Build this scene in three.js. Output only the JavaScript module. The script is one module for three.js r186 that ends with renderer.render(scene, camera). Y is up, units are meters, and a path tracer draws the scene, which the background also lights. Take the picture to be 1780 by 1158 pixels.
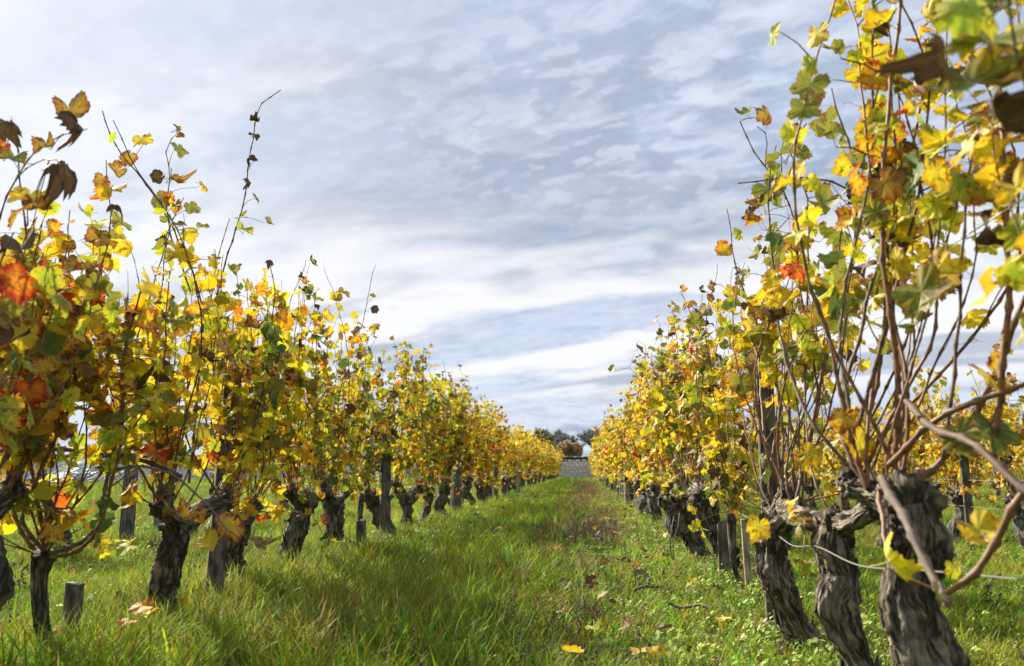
import * as THREE from 'three';

// ------------------------------------------------------------------ camera, sky, sun, exposure
const scene = new THREE.Scene();
const camera = new THREE.PerspectiveCamera(45, 1780 / 1158, 0.05, 900);
camera.position.set(0, 0.68, 0);
camera.rotation.order = 'YXZ';
camera.rotation.set(THREE.MathUtils.degToRad(9.583), THREE.MathUtils.degToRad(5.079), 0);
camera.focus = 4.6;
camera.userData.fStop = 3.4;
scene.add(camera);

const renderer = new THREE.WebGLRenderer({ antialias: true });
renderer.setSize(1024, 666);
renderer.toneMapping = THREE.LinearToneMapping;
const EXPOSURE = 2.9;
renderer.toneMappingExposure = EXPOSURE;
renderer.shadowMap.enabled = true;

const SUN_DIR = new THREE.Vector3(-0.72, 0.66, -0.60).normalize();
const sun = new THREE.DirectionalLight(new THREE.Color().setRGB(1, 0.92, 0.77), 4.7);
sun.name = 'sun';
sun.position.copy(SUN_DIR).multiplyScalar(60);
sun.target.position.set(0, 0, -14);
sun.position.add(sun.target.position);
sun.castShadow = true;
sun.shadow.mapSize.set(4096, 4096);
Object.assign(sun.shadow.camera, { left: -45, right: 45, top: 45, bottom: -45, near: 1, far: 160 });
sun.shadow.radius = 1.6;
scene.add(sun, sun.target);

// ------------------------------------------------------------------ random numbers and noise
function rng(seed) {
  let a = seed >>> 0;
  const f = () => { a = (a + 0x6d2b79f5) | 0; let t = Math.imul(a ^ (a >>> 15), 1 | a); t = (t + Math.imul(t ^ (t >>> 7), 61 | t)) ^ t; return ((t ^ (t >>> 14)) >>> 0) / 4294967296; };
  f.s = () => f() * 2 - 1;
  f.r = (lo, hi) => lo + (hi - lo) * f();
  f.i = (n) => Math.floor(f() * n);
  return f;
}
function hash3(x, y, z) {
  let h = Math.imul(x, 374761393) ^ Math.imul(y, 668265263) ^ Math.imul(z, 2147483647 ^ 0x5bd1e995);
  h = Math.imul(h ^ (h >>> 13), 1274126177);
  return ((h ^ (h >>> 16)) >>> 0) / 4294967296;
}
function noise3(x, y, z) {
  const xi = Math.floor(x), yi = Math.floor(y), zi = Math.floor(z);
  let u = x - xi, v = y - yi, w = z - zi;
  u = u * u * (3 - 2 * u); v = v * v * (3 - 2 * v); w = w * w * (3 - 2 * w);
  const L = (a, b, t) => a + (b - a) * t;
  const a = L(L(hash3(xi, yi, zi), hash3(xi + 1, yi, zi), u), L(hash3(xi, yi + 1, zi), hash3(xi + 1, yi + 1, zi), u), v);
  const b = L(L(hash3(xi, yi, zi + 1), hash3(xi + 1, yi, zi + 1), u), L(hash3(xi, yi + 1, zi + 1), hash3(xi + 1, yi + 1, zi + 1), u), v);
  return L(a, b, w) * 2 - 1;
}
function fbm(x, y, z, oct = 4) {
  let s = 0, a = 0.5;
  for (let i = 0; i < oct; i++) { s += a * noise3(x, y, z); x = x * 2.03 + 7.1; y = y * 2.03 + 3.7; z = z * 2.03 + 1.3; a *= 0.5; }
  return s;
}
const noise2 = (x, y, k = 0) => noise3(x, y, k + 0.37);
// value noise that repeats every (px, py) lattice cells, for tiling textures
function tnoise(x, y, px, py, k) {
  const xi = Math.floor(x), yi = Math.floor(y);
  let u = x - xi, v = y - yi;
  u = u * u * (3 - 2 * u); v = v * v * (3 - 2 * v);
  const m = (a, n) => ((a % n) + n) % n, L = (a, b, t) => a + (b - a) * t;
  const h = (i, j) => hash3(m(i, px), m(j, py), k);
  return L(L(h(xi, yi), h(xi + 1, yi), u), L(h(xi, yi + 1), h(xi + 1, yi + 1), u), v) * 2 - 1;
}
function tfbm(u, v, fx, fy, k, oct = 4) {
  let s = 0, a = 0.5;
  for (let i = 0; i < oct; i++) { s += a * tnoise(u * fx, v * fy, fx, fy, k + i * 17); fx *= 2; fy *= 2; a *= 0.5; }
  return s;
}
const { clamp, smoothstep, lerp, degToRad } = THREE.MathUtils;
const V = (x, y, z) => new THREE.Vector3(x, y, z);
const mix3 = (a, b, t) => [lerp(a[0], b[0], t), lerp(a[1], b[1], t), lerp(a[2], b[2], t)];

// ------------------------------------------------------------------ sky: thin layered cloud over pale blue, brightest towards the low sun
function skyTexture() {
  const W = 4096, H = 2048, data = new Float32Array(W * H * 4);
  const blue = [0.51, 0.60, 0.78], grey = [0.40, 0.475, 0.62], pale = [0.76, 0.825, 0.95], white = [1.0, 1.0, 1.02], low = [0.70, 0.79, 0.95];
  const ca = Math.cos(0.42), sa = Math.sin(0.42);
  for (let row = 0; row < H; row++) {
    const el = ((row + 0.5) / H - 0.5) * Math.PI, y = Math.sin(el), ce = Math.cos(el);
    for (let col = 0; col < W; col++) {
      const o = (row * W + col) * 4;
      data[o + 3] = 1;
      if (y <= -0.02) { data[o] = 0.16; data[o + 1] = 0.17; data[o + 2] = 0.15; continue; }
      const az = ((col + 0.5) / W - 0.5) * 2 * Math.PI, x = Math.cos(az) * ce, z = Math.sin(az) * ce;
      const yy = Math.max(y, 0) + 0.10, px = x / yy, pz = z / yy;
      const qx = px * ca + pz * sa, qz = -px * sa + pz * ca;
      const cosSun = Math.max(0, x * SUN_DIR.x + y * SUN_DIR.y + z * SUN_DIR.z);
      const e = el * 57.2958;
      const wx = fbm(qx * 0.7, qz * 0.7, 3.1, 3) * 0.9, wz = fbm(qx * 0.7, qz * 0.7, 9.4, 3) * 0.9;
      // broad sheets, drawn out along one direction
      const sheet = fbm(qx * 0.5 + wx * 0.8 + 4.4, qz * 1.2 + wz * 1.2 + 1.7, 20.5, 6);
      const wisp = fbm(qx * 1.5 + wx * 1.6, qz * 4.2 + wz * 2.0, 40.2, 6);
      const fine = fbm(qx * 6 + wx * 3, qz * 11 + wz * 3, 61.7, 5);
      const grain = fbm(px * 22 + wx * 4, pz * 22 + wz * 4, 140.1, 3);
      // a mackerel field of small puffs
      const field = Math.max(smoothstep(fbm(qx * 0.55 + 2.6, qz * 0.55 + 5.2, 77.7, 2), 0.0, 0.22) * 0.8, Math.exp(-(((px - 0.22) / 0.75) ** 2) - (((pz + 1.75) / 0.6) ** 2))) * smoothstep(e, 9, 15);
      const puff = fbm(qx * 15 + wx * 3 + fine * 1.6, qz * 26 + wz * 3 + fine * 1.6, 88.3, 4);
      let c = mix3(low, blue, smoothstep(e, 2, 22));
      c = mix3(c, grey, smoothstep(sheet + wisp * 0.45, -0.04, 0.26) * 0.92);
      c = mix3(c, pale, smoothstep(-sheet + wisp * 0.7 + fine * 0.35, 0.08, 0.42) * 0.8);
      c = mix3(c, pale, field * smoothstep(puff, 0.0, 0.24) * 0.62);
      c = mix3(c, grey, field * smoothstep(-puff, 0.0, 0.24) * 0.6);
      c = mix3(c, pale, smoothstep(fine + wisp * 0.4, 0.06, 0.36) * 0.30);
      c = mix3(c, grey, smoothstep(-fine + wisp * 0.3, 0.06, 0.36) * 0.34);
      c = c.map((q) => q * (1 + 0.10 * grain));
      // the white veil of the lower sky with grey-blue bars
      const veil = smoothstep(e, 3.2, 7.0) * (1 - smoothstep(e + wisp * 8, 11.5, 20)), bars = fbm(qx * 0.30 + wx * 0.35 + 3.3, qz * 0.85 + wz * 0.6, 120.6, 6) + wisp * 0.45 + fine * 0.15;
      c = mix3(c, white, veil * smoothstep(bars, -0.36, -0.02) * 0.94);
      c = mix3(c, grey, smoothstep(e, 4.5, 6) * (1 - smoothstep(e, 10, 14)) * smoothstep(fbm(qx * 0.34 + 9.1, qz * 1.5 + wz * 0.3, 170.3, 5) + fine * 0.12, 0.10, 0.26) * 0.75);
      // bright haze round the sun's side
      const glow = Math.pow(cosSun, 9.0);
      c = mix3(c, pale, smoothstep(e, 34, 60) * 0.75);  // paler, brighter cloud overhead, out of view, added to lift the shadows
      c = mix3(c, white, clamp(glow * 0.95 * (0.85 + 0.5 * wisp + 0.3 * sheet), 0, 0.97));
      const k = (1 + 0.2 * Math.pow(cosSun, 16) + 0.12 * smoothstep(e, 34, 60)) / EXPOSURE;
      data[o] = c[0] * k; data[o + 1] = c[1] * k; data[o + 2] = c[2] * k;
    }
  }
  const t = new THREE.DataTexture(data, W, H, THREE.RGBAFormat, THREE.FloatType);
  t.mapping = THREE.EquirectangularReflectionMapping;
  t.magFilter = t.minFilter = THREE.LinearFilter;
  t.needsUpdate = true;
  return t;
}
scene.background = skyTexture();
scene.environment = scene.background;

// ------------------------------------------------------------------ textures and materials
function tex(size, fn, srgb) {       // fn(u, v) gives LINEAR r, g, b
  const n = size, d = new Uint8Array(n * n * 4);
  const enc = (c) => Math.round(255 * clamp(srgb ? (c <= 0.0031308 ? c * 12.92 : 1.055 * Math.pow(c, 1 / 2.4) - 0.055) : c, 0, 1));
  for (let j = 0; j < n; j++) for (let i = 0; i < n; i++) {
    const c = fn((i + 0.5) / n, (j + 0.5) / n), o = (j * n + i) * 4;
    d[o] = enc(c[0]); d[o + 1] = enc(c[1]); d[o + 2] = enc(c[2]); d[o + 3] = 255;
  }
  const t = new THREE.DataTexture(d, n, n);
  t.wrapS = t.wrapT = THREE.RepeatWrapping;
  t.magFilter = THREE.LinearFilter; t.minFilter = THREE.LinearMipmapLinearFilter; t.generateMipmaps = true;
  if (srgb) t.colorSpace = THREE.SRGBColorSpace;
  t.needsUpdate = true;
  return t;
}
const M = {};
{ // shaggy old bark
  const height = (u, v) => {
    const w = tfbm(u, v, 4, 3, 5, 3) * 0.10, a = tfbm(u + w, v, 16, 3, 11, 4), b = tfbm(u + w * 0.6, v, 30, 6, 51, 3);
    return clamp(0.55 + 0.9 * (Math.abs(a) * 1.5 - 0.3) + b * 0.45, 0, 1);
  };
  const col = tex(512, (u, v) => {
    const h = height(u, v), l = tfbm(u, v, 5, 5, 91, 4), s = tfbm(u, v, 40, 20, 131, 2);
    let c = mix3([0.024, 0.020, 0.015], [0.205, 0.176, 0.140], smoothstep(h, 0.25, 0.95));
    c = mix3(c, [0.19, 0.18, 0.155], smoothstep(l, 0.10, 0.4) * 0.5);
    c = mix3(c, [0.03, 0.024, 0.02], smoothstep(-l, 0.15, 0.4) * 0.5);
    return c.map((k) => k * (1 + s * 0.5));
  }, true);
  const bmp = tex(512, (u, v) => { const h = height(u, v); return [h, h, h]; });
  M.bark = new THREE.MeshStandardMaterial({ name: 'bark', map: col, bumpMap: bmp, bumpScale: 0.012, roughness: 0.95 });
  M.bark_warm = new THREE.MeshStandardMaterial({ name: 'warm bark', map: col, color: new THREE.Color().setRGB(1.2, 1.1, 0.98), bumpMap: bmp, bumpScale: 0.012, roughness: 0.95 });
}
{ // canes: reddish brown one-year wood
  const t = (a, b) => tex(128, (u, v) => { const n = tfbm(u, v, 6, 3, 3, 4), g = tfbm(u, v, 24, 4, 9, 3); return mix3(a, b, clamp(0.5 + n + g * 0.7, 0, 1)); }, true);
  M.cane = new THREE.MeshStandardMaterial({ name: 'cane', map: t([0.075, 0.032, 0.013], [0.25, 0.115, 0.038]), roughness: 0.6 });
  M.cane_dark = new THREE.MeshStandardMaterial({ name: 'dark cane', map: t([0.06, 0.038, 0.028], [0.16, 0.10, 0.065]), roughness: 0.75 });
  M.cane_grey = new THREE.MeshStandardMaterial({ name: 'grey cane', map: t([0.085, 0.066, 0.05], [0.22, 0.175, 0.13]), roughness: 0.85 });
}
{ // weathered stakes
  const hgt = (u, v) => clamp(0.5 + tfbm(u, v, 24, 2, 7, 4) * 0.9 + tfbm(u, v, 60, 5, 77, 2) * 0.3, 0, 1);
  const b = tex(256, (u, v) => { const h = hgt(u, v); return [h, h, h]; });
  const mk = (name, lo, hi) => new THREE.MeshStandardMaterial({ name, map: tex(256, (u, v) => mix3(lo, hi, smoothstep(hgt(u, v) + tfbm(u, v, 4, 3, 40, 3) * 0.5, 0.1, 0.95)), true), bumpMap: b, bumpScale: 0.004, roughness: 0.9 });
  M.post = mk('weathered wood', [0.03, 0.027, 0.024], [0.14, 0.125, 0.105]);
  M.post_pale = mk('pale split wood', [0.12, 0.095, 0.065], [0.38, 0.31, 0.21]);
}
M.wire = new THREE.MeshStandardMaterial({ name: 'galvanised wire', color: new THREE.Color().setRGB(0.42, 0.42, 0.43), roughness: 0.45, metalness: 0.6 });
M.twine = new THREE.MeshStandardMaterial({ name: 'pale wire', color: new THREE.Color().setRGB(0.19, 0.18, 0.16), roughness: 0.7 });
M.steel = new THREE.MeshStandardMaterial({ name: 'pale metal', color: new THREE.Color().setRGB(0.55, 0.56, 0.6), roughness: 0.5, metalness: 0.3 });

// ---- leaf outline, texture and material
const LOBE = [[0, 1], [0.26, 0.92], [0.50, 0.80], [0.74, 0.88], [0.96, 0.92], [1.24, 0.85], [1.52, 0.74], [1.80, 0.76], [2.08, 0.78], [2.42, 0.72], [2.75, 0.60], [3.02, 0.36], [3.1416, 0.10]];
function lobe(phi, deep) {
  const p = Math.abs(phi);
  for (let i = 1; i < LOBE.length; i++) if (p <= LOBE[i][0]) {
    const t = (p - LOBE[i - 1][0]) / (LOBE[i][0] - LOBE[i - 1][0]), s = t * t * (3 - 2 * t);
    const r = lerp(LOBE[i - 1][1], LOBE[i][1], s);
    const dip = Math.max(Math.exp(-(((p - 0.52) / 0.13) ** 2)), 0.9 * Math.exp(-(((p - 1.52) / 0.15) ** 2)));
    return r * (1 - deep * dip);
  }
  return 0.08;
}
const LEAF_COL = { // centre, middle, rim, vein
  yellow: [[0.74, 0.60, 0.03], [0.75, 0.53, 0.015], [0.56, 0.28, 0.02], [0.56, 0.58, 0.07]],
  lemon: [[0.62, 0.65, 0.04], [0.80, 0.70, 0.025], [0.82, 0.64, 0.025], [0.42, 0.52, 0.05]],
  yellowgreen: [[0.32, 0.42, 0.03], [0.52, 0.53, 0.03], [0.56, 0.42, 0.03], [0.26, 0.36, 0.04]],
  olive: [[0.19, 0.23, 0.035], [0.27, 0.27, 0.03], [0.30, 0.19, 0.03], [0.34, 0.34, 0.07]],
  green: [[0.09, 0.155, 0.035], [0.115, 0.175, 0.035], [0.18, 0.19, 0.035], [0.22, 0.27, 0.07]],
  orange: [[0.72, 0.52, 0.03], [0.66, 0.33, 0.02], [0.42, 0.07, 0.018], [0.60, 0.50, 0.05]],
  red: [[0.70, 0.22, 0.02], [0.66, 0.06, 0.015], [0.32, 0.03, 0.012], [0.70, 0.42, 0.04]],
  rust: [[0.40, 0.25, 0.03], [0.33, 0.15, 0.025], [0.16, 0.05, 0.02], [0.34, 0.26, 0.05]],
  brown: [[0.135, 0.08, 0.036], [0.10, 0.055, 0.03], [0.05, 0.028, 0.02], [0.17, 0.11, 0.05]],
  parched: [[0.42, 0.33, 0.17], [0.36, 0.26, 0.12], [0.22, 0.13, 0.06], [0.45, 0.36, 0.2]],
};
const LEAF_KEYS = Object.keys(LEAF_COL);
function leafTexture(key, k) {
  const [ce, mi, ri, ve] = LEAF_COL[key];
  const VEIN = [0, 0.95, -0.95, 2.05, -2.05];
  return tex(160, (u, v) => {
    const x = (u - 0.5) * 2.1, y = (v - 0.5) * 2.1, r = Math.hypot(x, y), phi = Math.atan2(x, y);
    const e = r / Math.max(0.12, lobe(phi, 0.1)), n = fbm(x * 3.2 + k * 9, y * 3.2, k * 3.3, 4), m = fbm(x * 9 + k * 4, y * 9, k * 5.1, 3);
    let d = 9, dm = 9;
    for (const a of VEIN) {
      const along = x * Math.sin(a) + y * Math.cos(a), off = x * Math.cos(a) - y * Math.sin(a);
      if (along > 0) {
        d = Math.min(d, Math.abs(off) / (0.022 - 0.012 * clamp(along, 0, 1)));
        const f = ((along - Math.abs(off) * 0.9) * 6.5) % 1, side = Math.abs(f - 0.5) < 0.07 && Math.abs(off) < 0.34 ? 0.6 : 0;
        dm = Math.min(dm, side ? 0.7 : 9);
        d = Math.min(d, Math.abs(off) < 0.10 ? 9 : 9);
      }
    }
    let near = 0;
    for (const a of VEIN) { const along = x * Math.sin(a) + y * Math.cos(a), off = Math.abs(x * Math.cos(a) - y * Math.sin(a)); if (along > 0) near = Math.max(near, Math.exp(-off * off * 90)); }
    const t = clamp(e + n * 0.75 - near * 0.22, 0, 1.3);
    let c = mix3(ce, mi, smoothstep(t, 0.25, 0.62));
    c = mix3(c, ri, smoothstep(t, 0.70, 1.05));
    c = mix3(c, ri, smoothstep(m, 0.20, 0.36) * 0.6);
    c = mix3(c, [0.10, 0.045, 0.02], smoothstep(n + m * 0.7, 0.30, 0.44) * 0.8);
    c = mix3(c, ri, smoothstep(e + m * 0.3, 0.88, 1.02) * 0.7);
    c = mix3(c, ve, clamp(1.2 - d, 0, 1) * 0.75 + (dm < 1 ? 0.22 : 0));
    return c.map((q) => q * (1 + 0.22 * m));
  }, true);
}
const leafMat = {};
for (const [i, key] of LEAF_KEYS.entries()) {
  leafMat[key] = [0, 1].map((j) => new THREE.MeshPhysicalMaterial({ name: key + ' leaf', map: leafTexture(key, i * 2 + j), roughness: 0.72, specularIntensity: 0.45, transmission: key === 'brown' ? 0.22 : key === 'green' ? 0.4 : 0.6, thickness: 0, side: THREE.DoubleSide }));
}
M.foliage = new THREE.MeshPhysicalMaterial({ name: 'distant leaves', vertexColors: true, roughness: 0.75, specularIntensity: 0.4, transmission: 0.56, thickness: 0, side: THREE.DoubleSide });

// ------------------------------------------------------------------ mesh builder
class MB {
  constructor() { this.p = []; this.n = []; this.u = []; this.c = []; this.i = []; }
  get count() { return this.p.length / 3; }
  // a tube along points with a radius at each; wob(angle, t) multiplies the radius
  tube(pts, rad, sides = 6, { wob = null, tile = 0.25, cap = true, capEnd = true } = {}) {
    const n = pts.length, base = this.count, T = V(0, 0, 0), N = V(0, 0, 0), B = V(0, 0, 0), q = new THREE.Vector3();
    let len = 0;
    const R = Array.isArray(rad) ? rad : pts.map(() => rad);
    const around = Math.max(1, Math.round((2 * Math.PI * R[0]) / tile));
    for (let k = 0; k < n; k++) {
      T.subVectors(pts[Math.min(k + 1, n - 1)], pts[Math.max(k - 1, 0)]).normalize();
      if (k === 0) { N.set(Math.abs(T.x) < 0.9 ? 1 : 0, 0, Math.abs(T.x) < 0.9 ? 0 : 1); }
      N.addScaledVector(T, -N.dot(T)).normalize();
      B.crossVectors(T, N);
      if (k) len += pts[k].distanceTo(pts[k - 1]);
      for (let s = 0; s <= sides; s++) {
        const a = (s % sides) / sides * 2 * Math.PI, r = R[k] * (wob ? wob(a, len, k / (n - 1)) : 1);
        q.copy(N).multiplyScalar(Math.cos(a)).addScaledVector(B, Math.sin(a));
        this.p.push(pts[k].x + q.x * r, pts[k].y + q.y * r, pts[k].z + q.z * r);
        this.n.push(q.x, q.y, q.z);
        this.u.push((s / sides) * around, len / tile);
      }
    }
    for (let k = 0; k < n - 1; k++) for (let s = 0; s < sides; s++) {
      const a = base + k * (sides + 1) + s, b = a + sides + 1;
      this.i.push(a, a + 1, b, b, a + 1, b + 1);
    }
    const lid = (k, flip) => {
      const c = this.count, dir = V(0, 0, 0).subVectors(pts[Math.min(k + 1, n - 1)], pts[Math.max(k - 1, 0)]).normalize().multiplyScalar(flip ? -1 : 1);
      this.p.push(pts[k].x + dir.x * R[k] * 0.25, pts[k].y + dir.y * R[k] * 0.25, pts[k].z + dir.z * R[k] * 0.25); this.n.push(dir.x, dir.y, dir.z); this.u.push(0.5, len / tile);
      for (let s = 0; s < sides; s++) { const a = base + k * (sides + 1) + s; flip ? this.i.push(c, a + 1, a) : this.i.push(c, a, a + 1); }
    };
    if (cap) lid(0, true);
    if (capEnd) lid(n - 1, false);
    return this;
  }
  add(geo, m) {
    const b = this.count, p = geo.attributes.position, nn = geo.attributes.normal, uv = geo.attributes.uv, v = V(0, 0, 0), nm = new THREE.Matrix3().getNormalMatrix(m);
    for (let k = 0; k < p.count; k++) {
      v.fromBufferAttribute(p, k).applyMatrix4(m); this.p.push(v.x, v.y, v.z);
      v.fromBufferAttribute(nn, k).applyMatrix3(nm).normalize(); this.n.push(v.x, v.y, v.z);
      this.u.push(uv ? uv.getX(k) : 0, uv ? uv.getY(k) : 0);
    }
    if (geo.index) for (let k = 0; k < geo.index.count; k++) this.i.push(b + geo.index.getX(k));
    else for (let k = 0; k < p.count; k++) this.i.push(b + k);
    return this;
  }
  tint(from, rgb) { while (this.c.length < from * 3) this.c.push(1); while (this.c.length < this.count * 3) this.c.push(...rgb); }
  geo(recompute = false) {
    const g = new THREE.BufferGeometry();
    g.setAttribute('position', new THREE.BufferAttribute(new Float32Array(this.p), 3));
    g.setAttribute('normal', new THREE.BufferAttribute(new Float32Array(this.n), 3));
    g.setAttribute('uv', new THREE.BufferAttribute(new Float32Array(this.u), 2));
    if (this.c.length) { this.tint(this.count, [1, 1, 1]); g.setAttribute('color', new THREE.BufferAttribute(new Float32Array(this.c), 3)); }
    g.setIndex(this.count > 65535 ? new THREE.BufferAttribute(new Uint32Array(this.i), 1) : new THREE.BufferAttribute(new Uint16Array(this.i), 1));
    if (recompute) smoothNormals(g);
    return g;
  }
}
function smoothNormals(g) { // normals averaged over vertices at the same place, so that seams do not show
  g.computeVertexNormals();
  const p = g.attributes.position, n = g.attributes.normal, at = new Map();
  for (let k = 0; k < p.count; k++) {
    const key = Math.round(p.getX(k) * 2e4) + ',' + Math.round(p.getY(k) * 2e4) + ',' + Math.round(p.getZ(k) * 2e4);
    (at.get(key) ?? at.set(key, []).get(key)).push(k);
  }
  const v = V(0, 0, 0), s = V(0, 0, 0);
  for (const l of at.values()) if (l.length > 1) {
    s.set(0, 0, 0);
    for (const k of l) s.add(v.fromBufferAttribute(n, k));
    s.normalize();
    for (const k of l) n.setXYZ(k, s.x, s.y, s.z);
  }
}
function spline(points, n) { return new THREE.CatmullRomCurve3(points.map((p) => (p.isVector3 ? p : V(p[0], p[1], p[2]))), false, 'centripetal').getPoints(n - 1); }
const names = {};
function numbered(name) { const k = names[name] ?? 0; names[name] = k + 1; return k ? name + '_' + String(k).padStart(3, '0') : name; }
function part(name, geo, mat, parent) {
  const m = new THREE.Mesh(geo, mat);
  m.name = name; m.castShadow = m.receiveShadow = true;
  parent.add(m);
  return m;
}
function thing(name, label, category, pos = [0, 0, 0], group) {
  const o = new THREE.Group();
  o.name = numbered(name); o.position.set(...pos);
  o.userData = { label, category };
  if (group) o.userData.group = group;
  scene.add(o);
  return o;
}
function single(name, label, category, geo, mat, group, kind) {
  const m = new THREE.Mesh(geo, mat);
  m.name = numbered(name); m.castShadow = m.receiveShadow = true;
  m.userData = { label };
  if (category) m.userData.category = category;
  if (group) m.userData.group = group;
  if (kind) m.userData.kind = kind;
  scene.add(m);
  return m;
}

// ------------------------------------------------------------------ ground
function groundY(x, z) {
  const near = 1 - smoothstep(-z, 25, 60);
  const bank = 0.05 * Math.exp(-(((x + 1.95) / 0.6) ** 2)) + 0.05 * Math.exp(-(((x - 0.95) / 0.45) ** 2));
  return near * (bank + 0.03 * noise2(x * 0.9, z * 0.9, 4) + 0.014 * noise2(x * 3.1, z * 3.1, 8) - 0.02);
}
{
  const xs = [], zs = [];
  for (let x = -220; x <= 220; x += Math.abs(x) < 5 ? 0.15 : Math.abs(x) < 14 ? 0.6 : Math.abs(x) < 40 ? 4 : 30) xs.push(x);
  for (let z = 20; z >= -420; z -= z > 0 ? 4 : z > -14 ? 0.15 : z > -40 ? 0.6 : z > -70 ? 3 : 35) zs.push(z);
  const g = new THREE.BufferGeometry(), p = [], u = [], idx = [];
  for (const z of zs) for (const x of xs) { p.push(x, groundY(x, z), z); u.push(x / 3, z / 3); }
  for (let j = 0; j < zs.length - 1; j++) for (let i = 0; i < xs.length - 1; i++) { const a = j * xs.length + i, b = a + xs.length; idx.push(a, a + 1, b, b, a + 1, b + 1); }
  g.setAttribute('position', new THREE.Float32BufferAttribute(p, 3));
  g.setAttribute('uv', new THREE.Float32BufferAttribute(u, 2));
  g.setIndex(idx); g.computeVertexNormals();
  const soil = tex(512, (x, y) => {
    const a = tfbm(x, y, 6, 6, 3, 5), b = tfbm(x, y, 40, 40, 33, 3), c = tfbm(x, y, 14, 14, 63, 4);
    let k = mix3([0.045, 0.075, 0.018], [0.085, 0.125, 0.026], clamp(0.5 + a * 1.3, 0, 1));
    k = mix3(k, [0.075, 0.055, 0.036], smoothstep(c, 0.08, 0.3) * 0.7);
    return k.map((q) => q * (1 + b * 0.9));
  }, true);
  const ground = new THREE.Mesh(g, new THREE.MeshPhysicalMaterial({ name: 'soil and moss', map: soil, bumpMap: soil, bumpScale: 0.012, roughness: 1, specularIntensity: 0 }));
  ground.name = 'ground'; ground.receiveShadow = true;
  ground.userData = { kind: 'structure', label: 'grassy vineyard soil between and beyond the rows of vines' };
  scene.add(ground);
}

// ------------------------------------------------------------------ stone wall across the end of the rows, trees behind it
const WALL_A = V(-46, 0, -42), WALL_B = V(16, 0, -66);
{
  const r = rng(71), dir = V(0, 0, 0).subVectors(WALL_B, WALL_A), len = dir.length(), turn = Math.atan2(-dir.z, dir.x);
  const w = thing('stone_wall', 'long pale rubble stone wall with dark coping at the far end of the vine rows', 'wall', [WALL_A.x, 0, WALL_A.z]);
  w.rotation.y = turn;
  const mortar = new THREE.MeshStandardMaterial({ name: 'mortar', color: new THREE.Color().setRGB(0.62, 0.60, 0.58), roughness: 1 });
  const core = new THREE.BoxGeometry(len, 1.22, 0.4); core.translate(len / 2, 0.58, 0);
  part('wall_body', core, mortar, w);
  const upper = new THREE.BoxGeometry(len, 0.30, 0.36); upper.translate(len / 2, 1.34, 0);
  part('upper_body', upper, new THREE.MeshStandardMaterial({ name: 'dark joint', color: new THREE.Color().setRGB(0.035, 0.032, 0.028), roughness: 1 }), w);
  const stoneMats = [[0.88, 0.87, 0.86], [0.94, 0.93, 0.92], [0.80, 0.79, 0.80], [0.88, 0.84, 0.78]].map((c, i) => new THREE.MeshStandardMaterial({ name: 'limestone ' + i, color: new THREE.Color().setRGB(...c), roughness: 0.95, map: M.stoneMap ?? (M.stoneMap = tex(128, (u, v) => { const n = 0.85 + 0.4 * tfbm(u, v, 8, 8, 4, 4); return [n, n, n]; })) }));
  const mbs = stoneMats.map(() => new MB());
  const block = (() => { const b = new THREE.IcosahedronGeometry(1, 1), p = b.attributes.position; for (let k = 0; k < p.count; k++) p.setXYZ(k, ...[p.getX(k), p.getY(k), p.getZ(k)].map((q) => Math.sign(q) * Math.pow(Math.abs(q), 0.45) * 0.86)); b.computeVertexNormals(); return b; })();
  const m4 = new THREE.Matrix4();
  for (let y = 0, rowN = 0; y < 1.18; rowN++) {
    const h = r.r(0.13, 0.21);
    for (let x = -r.r(0, 0.3); x < len;) {
      const l = r.r(0.18, 0.5);
      m4.makeRotationZ(r.s() * 0.03); m4.scale(V(l / 2 * 0.93, h / 2 * r.r(0.78, 0.93), 0.09)); m4.setPosition(x + l / 2, y + h / 2 + r.s() * 0.015, 0.21 + r.r(-0.01, 0.02));
      mbs[r.i(4)].add(block, m4);
      x += l;
    }
    y += h;
  }
  mbs.forEach((mb, i) => { part('stone', mb.geo(), stoneMats[i], w).userData.kind = 'stuff'; });
  // the top courses, coloured darker than the stones below
  const dark = new MB(), darker = new THREE.MeshStandardMaterial({ name: 'mossy stone', color: new THREE.Color().setRGB(0.075, 0.068, 0.058), map: M.stoneMap, roughness: 1 });
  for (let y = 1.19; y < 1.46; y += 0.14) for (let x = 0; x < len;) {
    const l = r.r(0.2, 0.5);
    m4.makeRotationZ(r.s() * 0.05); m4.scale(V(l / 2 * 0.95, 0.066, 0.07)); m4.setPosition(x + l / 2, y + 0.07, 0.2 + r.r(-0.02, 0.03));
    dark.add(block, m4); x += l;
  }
  part('top_course', dark.geo(), darker, w).userData.kind = 'stuff';
  const cap = new MB(), capMat = new THREE.MeshStandardMaterial({ name: 'coping stone', color: new THREE.Color().setRGB(0.20, 0.185, 0.17), map: M.stoneMap, roughness: 1 });
  for (let x = 0; x < len;) {
    const l = r.r(0.5, 0.9);
    m4.makeRotationZ(r.s() * 0.015); m4.scale(V(l / 2 * 0.97, 0.055, 0.36)); m4.setPosition(x + l / 2, 1.53 + r.s() * 0.012, 0.02);
    cap.add(block, m4); x += l;
  }
  part('coping', cap.geo(), capMat, w).userData.kind = 'stuff';
}
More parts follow.
